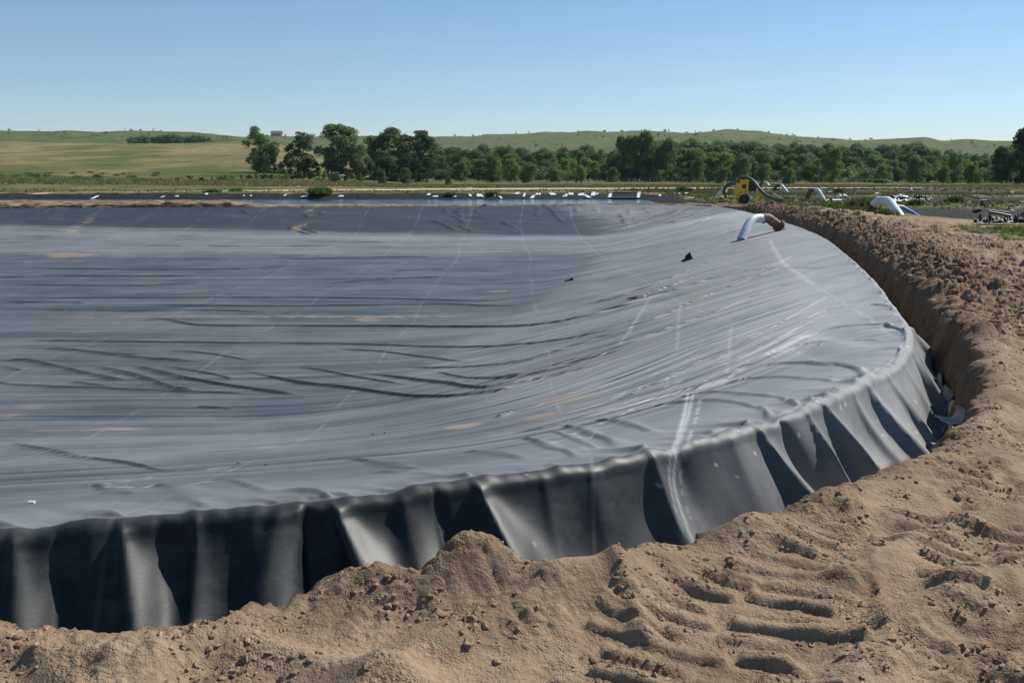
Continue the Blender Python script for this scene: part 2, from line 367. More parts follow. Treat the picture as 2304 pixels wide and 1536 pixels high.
# far sheet: polar grid round the viewpoint out to the horizon
az = np.concatenate([np.arange(-180, -34, 2.0), np.arange(-34, -28.5, 0.4), np.arange(-28.5, 28.5, 0.085), np.arange(28.5, 34, 0.4), np.arange(34, 180.1, 2.0)])
rr = np.concatenate([np.linspace(1, 30, 40, endpoint=False), np.arange(30, 66, 0.5), np.arange(66, 160, 0.3), 160 * np.exp(np.linspace(0, math.log(1500 / 160), 240)), 1500 * np.exp(np.linspace(0.004, math.log(4), 40))])
Az, Rr = np.meshgrid(np.radians(az), rr, indexing='ij'); TX = Rr * np.sin(Az); TY = Rr * np.cos(Az)
TZ = terrain(TX, TY); dc = cdist(TX, TY); sn = cs_near(TX, TY)
def VM(s): return np.interp(s, [20, 40, 58, 64, 72, 85, 104, 112, 118, 124, 200], [14, 14, 14, 12, 9, 7.5, 7, 6, 4.2, 3.4, 3.4])
inside = (np.abs(TX) < 74) & (TY > -24) & (TY < 84)
vm = VM(sn)
low = np.where(inside, np.where(dc < 2.2, 4.0, np.where(dc < vm - 0.5, 0.35, 0)), 0)
low = np.where(inside & (sn > 112) & (dc < vm - 0.5), np.where(dc < 0.6, 4.0, 0.35), low)
for i in range(4):
    d = pond_depth(TX, TY, i); low = np.maximum(low, 0.5 * ss(-0.5, -1.2, d))
g = mesh_grid('ground', TX, TY, TZ - low, M_ground, GA(TX, TY), flip=True); g['kind'] = 'structure'

# ------------------------------------------------------------------ worked soil round the pond: trench, spoil heaps, track prints
lipN = [(-300, 1400), (0, 1387), (130, 1387), (240, 1414), (340, 1402), (400, 1382), (470, 1362), (600, 1332), (700, 1302), (820, 1276), (940, 1288), (1060, 1250), (1180, 1264), (1280, 1248), (1390, 1234),
        (1450, 1212), (1550, 1192), (1700, 1142), (1830, 1112), (1900, 1082), (2000, 1047), (2070, 1012), (2130, 987), (2180, 930), (2230, 872), (2216, 800), (2180, 736), (2108, 675), (2080, 643), (1988, 583)]
LW = []
for p in lipN:
    w = at_z(*p, 0.15); LW.append((s_of(w[0], w[1]), float(np.hypot(*(w[:2] - crest[np.argmin(((crest - w[:2]) ** 2).sum(1))])))))
LW.sort(); LW = np.array(LW)
def trench_w(s):
    s_ = np.concatenate([[20, LW[0, 0] - 2], LW[:, 0], [85, 100, 112, 118, 200]]); w_ = np.concatenate([[1.5, 1.5], LW[:, 1], [0.95, 0.9, 0.7, 0.35, 0.3]])
    return np.interp(s, s_, w_)
def gau(x, y, px, py, z, rx, ry, rot=0.0):
    c = at_z(px, py, z); dx = x - c[0]; dy = y - c[1]; co, si = math.cos(rot), math.sin(rot)
    return np.exp(-((dx * co + dy * si) / rx) ** 2 - ((-dx * si + dy * co) / ry) ** 2)
def ridge(x, y, pts, wd, z=0.1):
    P = [at_z(*p, z)[:2] for p in pts]; D = np.full(x.shape, 9.0)
    for a, b in zip(P[:-1], P[1:]):
        ab = b - a; t = np.clip(((x - a[0]) * ab[0] + (y - a[1]) * ab[1]) / (ab @ ab), 0, 1)
        D = np.minimum(D, np.hypot(x - a[0] - t * ab[0], y - a[1] - t * ab[1]))
    return np.exp(-(D / wd) ** 2)
TREADS = [((1290, 1640), (1580, 1245), 0.36, 0.170), ((1760, 1640), (1800, 1200), 0.36, 0.170), ((2260, 1640), (2060, 1160), 0.30, 0.165), ((2420, 1330), (2150, 1060), 0.28, 0.16)]
def tread(x, y):
    out_ = np.zeros_like(x); msk = np.zeros_like(x)
    for i, (p0, p1, hw, pitch) in enumerate(TREADS):
        a = at_z(*p0, 0.05)[:2]; b = at_z(*p1, 0.05)[:2]; t = (b - a) / np.linalg.norm(b - a); n = np.array([t[1], -t[0]])
        al = (x - a[0]) * t[0] + (y - a[1]) * t[1]; ac = (x - a[0]) * n[0] + (y - a[1]) * n[1]
        wob = 0.022 * pn(x * 3, y * 3, 90 + i); al2 = al + 0.16 * ac + wob
        ph = np.mod(al2 / pitch, 1.0); bar = ss(0.5, 0.25, np.abs(ph - 0.5) * 1.45) * (0.9 + 0.35 * pn(x * 5, y * 5, 97))
        idx = np.floor(al2 / pitch); ce = 0.06 * np.sin(idx * 12.9 + i) ; ln = hw * (0.8 + 0.3 * np.sin(idx * 7.7 + i * 2))
        m = ss(1.0, 0.92, np.abs(ac - ce) / ln) * ss(-0.1, 0.05, al) * ss(np.linalg.norm(b - a) + .1, np.linalg.norm(b - a) - .1, al)
        br = ss(-0.34, -0.22, pn(x * 1.7 + i, y * 1.7, 95 + i)) * (0.55 + 0.45 * ss(-.1, .15, pn(idx * 3.7 + i, ac * 0 + i * 2.2, 98)))
        out_ = out_ + m * br * bar; msk = np.maximum(msk, ss(1.25, 0.95, np.abs(ac) / hw) * ss(-.2, .1, al) * ss(np.linalg.norm(b - a) + .2, np.linalg.norm(b - a), al))
    return out_, msk
def soil_z(x, y, s, v):
    """height of the worked soil at plan position x,y; s,v = crest coordinate and outward distance"""
    r = np.hypot(x, y)
    w = trench_w(s) + (0.045 + 0.05 * ss(58, 64, s)) * fbm(x, y, 0.5, 3, 101) + 0.14 * ss(60, 64, s) * fbm(x, y, 1.6, 2, 102); vmx = VM(s); nearw = 1 - ss(60, 66, s)
    fine = 1 - ss(20, 40, r); base = terrain(x, y)
    u = v - w
    # distant berm side and right side windrow thrown up from the trench
    side = ss(62, 66, s) * (1 - ss(108, 116, s))
    z = base + 0.0
    z += side * (0.06 + np.exp(-((u - 0.7) / 0.6) ** 2) * (0.16 + 0.32 * np.abs(fbm(x, y, 0.9, 3, 103)) + 0.12 * ss(.1, .35, pn(x * 1.3, y * 1.3, 104))) + 0.16 * np.exp(-((u - 3.6 - 0.5 * pn(s * .15, s * 0, 7)) / 0.35) ** 2) * ss(-0.25, 0.3, pn(x * .5, y * .5, 8)))
    z += 0.22 * ridge(x, y, [(1890, 590), (2000, 640), (2120, 700), (2304, 690)], 1.0) * nearw * 0
    # near side: undulating spoil
    lip = np.exp(-((u - 0.16) / 0.20) ** 2) * (0.085 + 0.15 * pn(s * 1.25, s * 0 + 0.3, 111))
    z += nearw * (0.035 + np.maximum(lip, -0.05) + 0.075 * fbm(x, y, 1.6, 3, 112) * ss(0, 0.5, u))
    N = nearw * ss(-0.02, 0.15, u)
    z += N * (0.12 * gau(x, y, 860, 1300, .15, .34, .20, .3) + 0.13 * gau(x, y, 1065, 1262, .2, .21, .17) + 0.06 * gau(x, y, 1450, 1222, .2, .25, .16) + 0.09 * gau(x, y, 1668, 1166, .2, .24, .15)
          + 0.10 * gau(x, y, 1865, 1110, .2, .26, .17) + 0.10 * gau(x, y, 2090, 1030, .2, .40, .16, .6) + 0.07 * gau(x, y, 470, 1375, .1, .3, .12) - 0.06 * gau(x, y, 1240, 1262, .1, .25, .2) - 0.07 * gau(x, y, 240, 1415, .1, .3, .15))
    z += N * (0.10 * ridge(x, y, [(1385, 1300), (1290, 1325), (1110, 1380), (930, 1450), (790, 1560)], 0.15) + 0.05 * ridge(x, y, [(1385, 1300), (1425, 1340), (1450, 1400)], 0.06)
          + 0.07 * ridge(x, y, [(560, 1440), (830, 1490), (1010, 1545)], 0.12) + 0.10 * ridge(x, y, [(2304, 1270), (2080, 1350), (1960, 1450), (1950, 1600)], 0.16) + 0.05 * ridge(x, y, [(100, 1470), (200, 1560)], 0.08)
          + 0.08 * ridge(x, y, [(2304, 1130), (2080, 1200), (1900, 1290)], 0.14) + 0.06 * ridge(x, y, [(2304, 1000), (2180, 1080), (2020, 1150)], 0.16))
    tb, tm = tread(x, y); z += N * ss(.2, .5, u) * (-0.028 * tm + 0.046 * tb)
    # clods: billowed noise inside rough patches
    rough = ss(-0.12, 0.22, fbm(x, y, 1.1, 3, 120)) * (1 - 0.65 * tm)
    rough = np.maximum(rough, nearw * np.clip(gau(x, y, 800, 1375, .05, .5, .22, .2) + gau(x, y, 1000, 1300, .1, .2, .16) + gau(x, y, 2150, 1450, .1, .45, .5) + gau(x, y, 2190, 1060, .1, .5, .3, .6) + gau(x, y, 150, 1450, .1, .4, .15), 0, 1))
    rz_ = ss(58.8, 61.5, s) * (1 - ss(108, 116, s)) * ss(2.8, 0.7, np.abs(u - 0.5) + 0.5 * fbm(x, y, 1.1, 3, 121)); rough = np.maximum(rough, rz_)
    z += rz_ * ss(-.02, .15, u) * (0.20 * np.abs(fbm(x, y, 0.45, 3, 122)) + 0.10 * np.maximum(pn(x * 1.6, y * 1.6, 123), 0))
    bl = (np.abs(pn(x * 6, y * 6, 130)) * 0.060 + np.abs(pn(x * 15, y * 15, 131)) * 0.045 + np.abs(pn(x * 34, y * 34, 132)) * 0.026 * fine)
    z += rough * (bl - 0.012) * (1 + 1.6 * ss(12, 30, r)) + 0.012 * fbm(x, y, 0.22, 5, 140) + 0.010 * np.maximum(pn(x * 9, y * 9, 144) - .1, 0) + 0.012 * np.maximum(pn(x * 22, y * 22, 145) - .18, 0) * fine + 0.03 * fbm(x, y, 0.6, 3, 141)
    z += side * ss(0, .3, u) * 0.16 * np.abs(fbm(x, y, 0.7, 4, 142)) * rough
    # cracked slabs at lower right
    ck = nearw * np.clip(gau(x, y, 2120, 1440, .1, .55, .45), 0, 1); z += ck * 0.05 * np.round(3 * fbm(x, y, 0.35, 2, 143)) * 0.5
    # far-side lumps
    far = ss(112, 118, s); z += far * ss(0.1, 0.5, v) * (0.12 * np.abs(fbm(x, y, 1.5, 4, 150)) * (.35 + 1.9 * ss(-15, -20, x)))
    # trench: floor then a rough, nearly vertical outer wall
    dep = np.interp(s, [0, 60, 100, 112, 118, 200], [-0.98, -0.98, -0.85, -0.5, -0.12, -0.12]) + 0.06 * fbm(x, y, 0.5, 3, 160)
    wall = ss(-0.30, 0.0, u); wall = wall ** 0.7
    z = dep + (z - dep) * wall
    z += (1 - ss(-0.05, 0.05, u)) * ss(-0.32, -0.2, u) * 0.05 * fbm(s, z, 0.12, 3, 161)
    # knit into the far sheet
    e = ss(vmx - 1.2, vmx - 0.2, v); z = z * (1 - e) + base * e - 0.12 * ss(vmx - 0.25, vmx, v)
    damp = (1 - ss(-0.08, 0.10, u + 0.08 * fbm(x, y, .4, 3, 170))) * 0.7 + rough * 0.35 * ss(0.0, 0.25, pn(x * 1.7, y * 1.7, 171)) + side * 0.9 * ss(3.6, 0.6, u + 1.0 * fbm(x, y, 1.2, 3, 172))
    damp = damp + far * 0.5 * ss(-0.1, 0.3, fbm(x, y, 1.0, 3, 173))
    damp = damp + 0.45 * rz_ * ss(-.15, .25, fbm(x, y, .6, 3, 175)) * (1 - side) + nearw * 0.5 * ss(0.05, 0.3, fbm(x, y, 0.7, 4, 174)) * rough
    return z, np.clip(damp, 0, 1)
# column positions along the crest, spaced by how near they are
s_list = [33.0]
while s_list[-1] < 186:
    p = crest_at(s_list[-1]); d = max(3.5, math.hypot(*p) - 1.8); px_ = 1152 + F * p[0] / max(p[1], 0.5)
    k = 0.0030 if -300 < px_ < 2700 and p[1] > 0 else 0.02
    s_list.append(s_list[-1] + min(max(k * d, 0.013), 0.25))
SS = np.array(s_list)
vv = np.concatenate([np.linspace(0.25, 1.0, 16, endpoint=False), np.arange(1.0, 4.2, 0.0125), np.arange(4.2, 8, 0.022), np.linspace(8, 14, 60)])
S2, V2 = np.meshgrid(SS, vv, indexing='ij')
V2 = V2 * (VM(S2) / 14.0) ** 0.85
PC = crest_at(S2); NC = normal_at(S2)
SX = PC[..., 0] + NC[..., 0] * V2; SY = PC[..., 1] + NC[..., 1] * V2
SZ, DAMP = soil_z(SX, SY, S2, V2); at_ = GA(SX, SY)
_u = V2 - trench_w(S2); _wm = ss(-0.55, -0.3, _u) * ss(0.22, 0.02, _u)
_dp = _wm * (0.16 * fbm(S2, SZ * 1.0, 0.55, 5, 180) + 0.07 * np.abs(pn(S2 * 9, SZ * 9, 181)) + 0.05 * ss(0.1, 0.3, pn(S2 * 3.5, SZ * 5, 182)))
SX = SX - NC[..., 0] * _dp; SY = SY - NC[..., 1] * _dp
SZ = SZ + (1 - ss(-0.5, -0.1, _u)) * 0.10 * np.maximum(fbm(SX, SY, 0.5, 4, 183), -.05) * ss(58, 62, S2)
DAMP = np.clip(DAMP + _wm * (0.5 * pn(S2 * 1.5, SZ * 7, 184) + 0.25), 0, 1); at_['damp'] = DAMP
if 1:
    g2 = mesh_grid('ground', SX, SY, SZ, M_ground, at_); g2['kind'] = 'structure'
print('soil', SX.shape, SX.size)

# ------------------------------------------------------------------ the big pond liner
WR = []     # wrinkles: (pixel polyline, width m, height m)
def wr(pts, wd, h): WR.append((pts, wd * .62, h * .8))
def c4(pts): return [(x * .5208, 500 + y * .5208) for x, y in pts]
def c5(pts): return [(1000 + x * .3906, 450 + y * .3906) for x, y in pts]
def c1(pts): return [(1500 + x * .358, 600 + y * .358) for x, y in pts]
def c3(pts): return [(540 + x * .2604, 260 + y * .2604) for x, y in pts]
wr([(300, 712), (375, 719), (420, 730), (470, 734), (650, 735), (940, 736), (1200, 733), (1297, 717), (1390, 692), (1508, 657), (1625, 618), (1742, 571)], .10, .085)
wr([(60, 765), (130, 768), (500, 772), (833, 776), (1200, 773), (1330, 752), (1450, 722)], .10, .05)
for p in ([(100, 540), (400, 560), (600, 590), (900, 600)], [(0, 597), (160, 605), (400, 660), (560, 690)], [(380, 615), (600, 670), (750, 715), (850, 735)], [(530, 612), (800, 675), (1100, 725), (1300, 750)],
          [(1000, 630), (1300, 695), (1500, 720), (1900, 755), (2150, 730), (2304, 690)], [(1540, 640), (1850, 690), (2050, 715), (2200, 700), (2304, 665)]):
    wr(c4(p), .11, .07)
for p in ([(700, 620), (900, 655), (1000, 680)], [(1280, 625), (1500, 660), (1780, 705)], [(1880, 640), (2050, 678), (2304, 650)], [(0, 685), (100, 705), (850, 735), (1100, 745)], [(300, 688), (400, 700), (520, 730)],
          [(1700, 625), (2100, 620), (2304, 590)], [(850, 795), (1010, 810)], [(700, 555), (870, 565), (1100, 600)], [(1450, 550), (1700, 565), (2080, 605)], [(230, 545), (420, 562), (620, 575)], [(0, 625), (90, 640)]):
    wr(c4(p), .08, .04)
for p in ([(0, 328), (700, 330), (1400, 328), (2304, 330)], [(0, 378), (600, 384), (1200, 386)], [(500, 357), (1100, 362), (1900, 358), (2304, 352)], [(0, 345), (400, 350)], [(130, 230), (500, 235), (900, 232)], [(1400, 265), (1700, 245), (1960, 235)],
          [(1680, 212), (1940, 203)], [(850, 98), (1060, 106), (1500, 100)], [(620, 102), (800, 104)], [(1270, 83), (1700, 88)], [(0, 200), (900, 205), (1300, 190)], [(0, 270), (500, 276), (1000, 262)], [(1200, 160), (1900, 150)], [(0, 240), (110, 236)]):
    wr(c4(p), .13, .06)
wr(c4([(0, 930), (250, 1000), (500, 1040), (760, 1082)]), .07, .045)
for p in ([(640, 1135), (750, 1150), (850, 1200), (925, 1248)], [(940, 1105), (1150, 1150), (1300, 1180), (1360, 1200)], [(1500, 1020), (1700, 1045), (1900, 1085)], [(2000, 990), (2150, 1000), (2304, 1040)], [(1620, 1070), (1800, 1085), (1950, 1110)], [(380, 1130), (500, 1170), (620, 1185)]):
    wr(c4(p), .16, .034)
for p, w_, h_ in (([(0, 1000), (200, 1030), (420, 1020), (700, 940), (1000, 850), (1300, 740), (1700, 590), (2000, 480), (2304, 420)], .07, .05), ([(0, 1065), (250, 1082), (500, 1020), (780, 930), (1100, 845)], .06, .06),
        ([(260, 960), (500, 920), (900, 790), (1200, 690), (1500, 560), (1850, 420), (2100, 330)], .08, .06), ([(0, 1130), (500, 1040), (1100, 890)], .05, .03), ([(770, 605), (1000, 560), (1300, 450), (1500, 370), (1800, 280)], .09, .06),
        ([(1020, 575), (1150, 555), (1400, 460), (1700, 370)], .10, .09), ([(1160, 105), (1300, 70), (1520, 40)], .16, .10), ([(1250, 150), (1400, 100), (1560, 45)], .18, .14), ([(1400, 160), (1550, 95), (1700, 55)], .14, .08),
        ([(1650, 195), (1720, 170), (1800, 130)], .12, .08), ([(300, 1255), (420, 1215)], .05, .06), ([(350, 1345), (560, 1325), (850, 1250), (1150, 1170), (1560, 1060), (1700, 980), (1900, 880), (2100, 780), (2304, 740)], .07, .065),
        ([(1560, 1060), (1750, 960), (1950, 880), (2100, 835), (2304, 820)], .06, .045), ([(1600, 960), (1800, 870), (2050, 730), (2304, 640)], .06, .05), ([(1850, 960), (2000, 940), (2304, 950)], .06, .06), ([(1600, 1060), (1750, 1030), (2100, 1030), (2304, 1050)], .06, .04),
        ([(1300, 1140), (1600, 1110), (1900, 1130), (2000, 1170)], .08, .04), ([(1150, 1190), (1450, 1165), (1750, 1190), (1880, 1240)], .08, .045), ([(820, 1270), (1050, 1290), (1250, 1370)], .09, .04), ([(650, 1300), (850, 1340), (1050, 1440)], .10, .05), ([(400, 1370), (560, 1400), (700, 1460), (780, 1500)], .08, .045),
        ([(600, 1330), (760, 1370), (900, 1440)], .06, .03), ([(1650, 860), (1950, 700), (2200, 560), (2304, 530)], .05, .03), ([(900, 1210), (1300, 1010), (1700, 820)], .05, .035), ([(560, 740), (900, 650), (1200, 540)], .08, .05), ([(1800, 420), (2000, 330), (2200, 290)], .08, .06), ([(1500, 480), (1800, 400), (2304, 390)], .07, .04)):
    wr(c5(p), w_, h_)
for p, w_, h_ in (([(800, 470), (1000, 400), (1250, 372), (1450, 390), (1510, 450), (1560, 560)], .07, .06), ([(800, 370), (1000, 280), (1250, 250), (1440, 262)], .05, .05), ([(640, 590), (1000, 490), (1200, 460), (1380, 470)], .05, .04),
        ([(640, 612), (1000, 605), (1180, 640), (1250, 740)], .06, .07), ([(700, 700), (900, 705), (1100, 690)], .05, .03), ([(560, 900), (600, 905), (650, 945)], .05, .05), ([(700, 850), (790, 860), (840, 900)], .05, .04), ([(1450, 520), (1500, 560), (1540, 700)], .05, .06)):
    wr(c1(p), w_, h_)
# creases on the far slope
for p in ([(1640, 900), (1760, 950), (1880, 1000)], [(1830, 810), (1890, 860), (1920, 885)], [(1760, 800), (1790, 855)], [(1910, 800), (1900, 840)], [(1810, 860), (1900, 900), (1940, 945)], [(1880, 950), (1950, 980), (2010, 1005)], [(1940, 884), (2100, 880), (2240, 858)],
          [(530, 965), (600, 1000), (690, 1020)], [(540, 850), (600, 880)], [(690, 830), (720, 865)], [(0, 815), (50, 850)], [(2260, 920), (2300, 950)], [(2030, 820), (2060, 858)], [(400, 950), (500, 1000), (640, 1035)]):
    wr(c3(p), .17, .10)
for p in ([(1420, 470), (1412, 487), (1406, 498)], [(1212, 465), (1208, 490)], [(1230, 463), (1250, 485), (1265, 502)], [(1295, 465), (1298, 480)], [(1338, 463), (1342, 480)], [(1392, 478), (1402, 495), (1415, 508)], [(1448, 466), (1456, 480)], [(1132, 500), (1160, 515)]):
    wr(p, .17, .10)
C0 = np.array([-8.0, 30.0])
s_list = [20.0]
while s_list[-1] < 192:
    p = crest_at(s_list[-1]); d = max(5.5, math.hypot(*p)); px_ = 1152 + F * p[0] / max(p[1], 0.5)
    k = 0.0030 if -400 < px_ < 2700 and p[1] > 0 else 0.03
    s_list.append(s_list[-1] + min(max(k * d, 0.019), 0.17 if k < .01 else 0.6))
while s_list[-1] < 20 + SLEN - 0.8: s_list.append(s_list[-1] + 0.7)
LS = np.array(s_list + [20 + SLEN])
inn = [0.0]
while inn[-1] < 34: inn.append(inn[-1] + 0.014 + 0.0048 * min(inn[-1], 8.5))
inn = np.array(inn) / inn[-1]
S2, U2 = np.meshgrid(LS, inn[::-1], indexing='ij'); PC = crest_at(S2)
LX = PC[..., 0] + (C0[0] - PC[..., 0]) * U2; LY = PC[..., 1] + (C0[1] - PC[..., 1]) * U2
DI = np.maximum(-cdist(LX, LY), 0); DI[:, -1] = 0
LZ = zliner(LX, LY); LZ[:, -1] = 0
def poly_d(X, Y, P, signed=False):
    D = np.full(X.shape, 99.0); T = np.zeros(X.shape); G = np.ones(X.shape); n = len(P) - 1
    for k, (a, b) in enumerate(zip(P[:-1], P[1:])):
        ab = b - a; L2 = ab @ ab + 1e-9; t = np.clip(((X - a[0]) * ab[0] + (Y - a[1]) * ab[1]) / L2, 0, 1)
        d = np.hypot(X - a[0] - t * ab[0], Y - a[1] - t * ab[1]); m = d < D; D = np.where(m, d, D); T = np.where(m, (k + t) / n, T)
        if signed:
            nx, ny = ab[1], -ab[0]; sg = 1.0 if -(nx * a[0] + ny * a[1]) > 0 else -1.0
            G = np.where(m, sg * np.sign((X - a[0]) * nx + (Y - a[1]) * ny), G)
    return (D, T, G) if signed else (D, T)
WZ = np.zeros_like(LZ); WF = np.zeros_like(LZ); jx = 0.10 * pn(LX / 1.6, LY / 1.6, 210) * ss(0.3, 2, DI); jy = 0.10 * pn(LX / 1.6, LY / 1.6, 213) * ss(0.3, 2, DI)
for pts, wd, h in WR:
    P = np.array([hit_liner(*p)[:2] for p in pts]); P = np.array([[q.x, q.y] for q in smooth_path([(a, b, 0) for a, b in P], 4)])
    lo, hi = P.min(0) - 4 * wd - 0.3, P.max(0) + 4 * wd + 0.3
    m = (LX > lo[0]) & (LX < hi[0]) & (LY > lo[1]) & (LY < hi[1])
    if not m.any(): continue
    D, T, sg = poly_d(LX[m] + jx[m], LY[m] + jy[m], P, True)
    e = ss(0, 0.18, T) * ss(1, 0.8, T); wv = wd * (0.75 + 0.35 * np.sin(T * 11 + h * 90))
    # the fold leans toward the near side: steep in front, long behind
    wv = np.maximum(np.where(sg > 0, wv * 0.85, wv * 1.6), 0.040 * ss(1.5, 5, DI[m]))
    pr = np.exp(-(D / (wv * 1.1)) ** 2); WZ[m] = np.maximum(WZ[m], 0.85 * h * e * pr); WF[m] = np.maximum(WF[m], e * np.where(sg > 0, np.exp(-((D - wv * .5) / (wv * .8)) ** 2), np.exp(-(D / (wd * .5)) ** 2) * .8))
# stretch lines: level sets of psi
def psi(x, y):
    x0 = np.interp(y, [8, 16, 24, 40, 60], [0.5, -1.5, -0.5, 2.0, 5.0]); a = x - x0
    sp_ = np.log1p(np.exp(np.clip(a * 1.1, -30, 30))) / 1.1
    return y - 0.92 * sp_ * ss(2, 10, y) + 0.5 * pn(x / 9, y / 9, 220)
PSI = psi(LX, LY); right = ss(-2, 3, LX - np.interp(LY, [8, 16, 24, 40, 60], [0.5, -1.5, -0.5, 2.0, 5.0]))
WZ += right * ss(0.6, 2.0, DI) * 0.016 * pn(PSI * 2.6, LX * .10, 221) + (1 - right) * ss(2, 5, DI) * 0.006 * pn(PSI * 3.0, LX * .06, 223)
# soft puckers running in from the crest
pk = ss(0, 0.05, DI) * np.exp(-DI / 0.75) * (1 - ss(95, 105, S2)); q = S2 + 0.7 * DI
WZ += pk * (0.05 * pn(q * 1.6, DI * .7, 230) + 0.03 * pn(q * 3.7, DI * 1.0, 231))
WZ += 0.05 * np.exp(-((DI - 0.9) / 0.8) ** 2) * pn((S2 - 1.1 * DI) * 0.8, DI * .5, 233) * (1 - ss(60, 66, S2))
CR = 0.07 * pn(LS * .9, LS * 0, 240) + 0.04 * pn(LS * 3.6, LS * 0, 241) + 0.025 * pn(LS * 7.2, LS * 0, 243); CR = CR * (1 - ss(62, 80, LS)) + 0.03 * pn(LS * .5, LS * 0, 242) * ss(62, 80, LS)
# pinches where the hanging folds gather at the crest
PIN = np.zeros_like(LS); prg = random.Random(11)
FOLD = [(-60, .09, .12, 0), (28, .13, .07, .03), (130, -.07, .07, 0), (195, .07, .14, .02), (266, .20, .08, .10), (350, -.08, .13, .05), (440, .10, .05, -.05), (560, .05, .10, 0), (625, .16, .16, -.18), (690, -.16, .08, .0), (742, .25, .09, .17), (905, .11, .12, .05), (975, -.08, .05, .05),
        (1066, .24, .09, .16), (1200, .04, .08, .0), (1300, .08, .16, .02), (1440, .12, .08, .06), (1490, -.05, .07, .05), (1600, .12, .22, .05), (1668, .24, .08, .08), (1720, -.20, .09, .14), (1768, .09, .03, .24), (1805, .20, .07, .30), (1860, .05, .05, .2), (1885, .15, .07, .14), (1925, .10, .04, .05),
        (1958, .05, .04, .02), (1986, .15, .05, .05), (2010, .06, .03, .0), (2036, .22, .07, .12)]
cy_of = lambda px: np.interp(px, [-60, 0, 240, 740, 1060, 1400, 1690, 1804, 1919, 2001, 2030, 2050], [1196, 1190, 1185, 1125, 1080, 1020, 945, 897, 833, 768, 736, 715])
pins = []
for px, a, w_, dr in FOLD:
    if a > 0.08:
        p = at_z(px, float(cy_of(px)), 0); pins.append((s_of(p[0], p[1]), a, .8))
for q in range(26): pins.append((prg.uniform(48, 61), prg.uniform(.03, .13), prg.uniform(.3, .9)))
for s0, a, ln_ in pins:
    PIN += 0.30 * a * np.exp(-((LS - s0) / 0.055) ** 2)
    sk = (S2 - s0 + 0.55 * DI * (1 if a > .06 else -.3)); wv = .045 + .10 * DI
    WZ += 0.24 * a * np.exp(-(sk / wv) ** 2) * np.exp(-DI / (ln_ * .55)) * ss(-0.01, 0.03, DI)
LZ = LZ + WZ + CR[:, None] * np.exp(-DI / 0.18)
# drape over the crest into the trench, hanging in folds
FO = []
for px, a, w_, dr in FOLD:
    p = at_z(px, float(cy_of(px)), 0); FO.append((s_of(p[0], p[1]), a, w_, dr))
tt = np.concatenate([np.linspace(0, 0.26, 17)[1:], np.linspace(0.26, 1.12, 54)[1:], np.linspace(1.12, 1.75, 26)[1:]])
S3, T3 = np.meshgrid(LS, tt, indexing='ij')
h = np.clip((T3 - 0.03) / 1.05, 0, 1)                 # 0 at the crest, 1 at the foot
fo = np.zeros_like(S3)
for s0, a, w_, dr in FO:
    hh_ = np.minimum(h * 1.5, 1.2); wv = w_ * (0.16 + 2.7 * hh_); xx = (S3 - s0 - dr * hh_) / wv
    fo += a * hh_ ** 0.9 * 1.45 * np.where(xx > 0, 1 / (1 + (.65 * xx) ** 2) ** 1.5, 1 / (1 + (1.9 * xx) ** 2) ** 1.5)
fo += h * (0.26 * pn(S3 * 0.6 + 0.8 * h, h * .6, 250) + 0.04 * pn(S3 * 2.2 + h, h * 1.0, 251) + 0.02 * pn(S3 * 6 + h, h * 1.5, 252))
fl_ = ss(1.05, 1.25, T3)
rt = np.clip(T3 / 0.15, 0, 1) * math.pi / 2; offb = 0.075 * np.sin(rt) + 0.31 * h ** 1.2
depth = 0.08 * (1 - np.cos(rt)) + 0.90 * np.clip((T3 - 0.12) / 1.0, 0, 1)
tw = trench_w(S3)
flap = np.clip(T3 - 1.12, 0, 1)
off = offb + fo * (1 - 0.6 * fl_) + flap * 0.85
cw = ss(56.3, 57.6, S3) * (1 - ss(61.5, 63, S3))
zf = -np.maximum(depth, 0) ** 1.0+ flap * (0.10 + 0.30 * np.maximum(pn(S3 * 2.3, T3 * 2.2, 260), -0.1) * ss(56, 57.5, S3) * (1 - ss(66, 68, S3))) + 0.05 * fl_ * pn(S3 * 3.5, T3 * 4, 261) + cw * (0.30 * ss(1.0, 1.5, T3) + 0.22 * fl_ * np.maximum(pn(S3 * 1.7 + .4, T3 * 1.6, 262), -.15))
shal = np.interp(S3, [20, 62, 100, 110, 114, 300], [1, 1, .8, .45, .12, .12]); shal = np.where(S3 > 200, .12, shal)
zf = zf * shal; off = off + 0.22 * h * cw
off = np.minimum(off, np.maximum(tw - 0.33 + 0.14 * cw * ss(-.1, .3, pn(S3 * 1.4, S3 * 0 + .7, 263)), 0.16)) * np.where(S3 > 112, 0.5, 1)
DX = crest_at(S3); NN = normal_at(S3)
dx = DX[..., 0] + NN[..., 0] * off; dy = DX[..., 1] + NN[..., 1] * off; dz = zf + (CR + WZ[:, -1])[:, None] * np.exp(-T3 / 0.22)
AX = np.concatenate([LX, dx], 1); AY = np.concatenate([LY, dy], 1); AZ = np.concatenate([LZ, dz], 1)
PS = np.concatenate([PSI, S3 * 0 + PSI[:, -1:]], 1)
di_all = np.concatenate([DI, -T3], 1)
r_all = np.hypot(AX, AY)
n1 = fbm(AX, AY, 3.5, 4, 270); n2 = fbm(PS * 1.0, AX * .08, 0.8, 3, 272)
dust_and_shade = 0.21 + 0.10 * n1 + 0.15 * n2  # real dust plus sheen, sunlit and shaded tones put into one value
dust_and_shade += 0.12 * ss(1.6, 0.2, di_all) * (di_all > 0) * (r_all < 16) + 0.16 * ss(8.6, 8.2, di_all) * ss(-0.3, 0.6, di_all) * (r_all < 45) * (0.6 + 0.8 * n1)  # slope dust, with the near lip's sheen paled into it
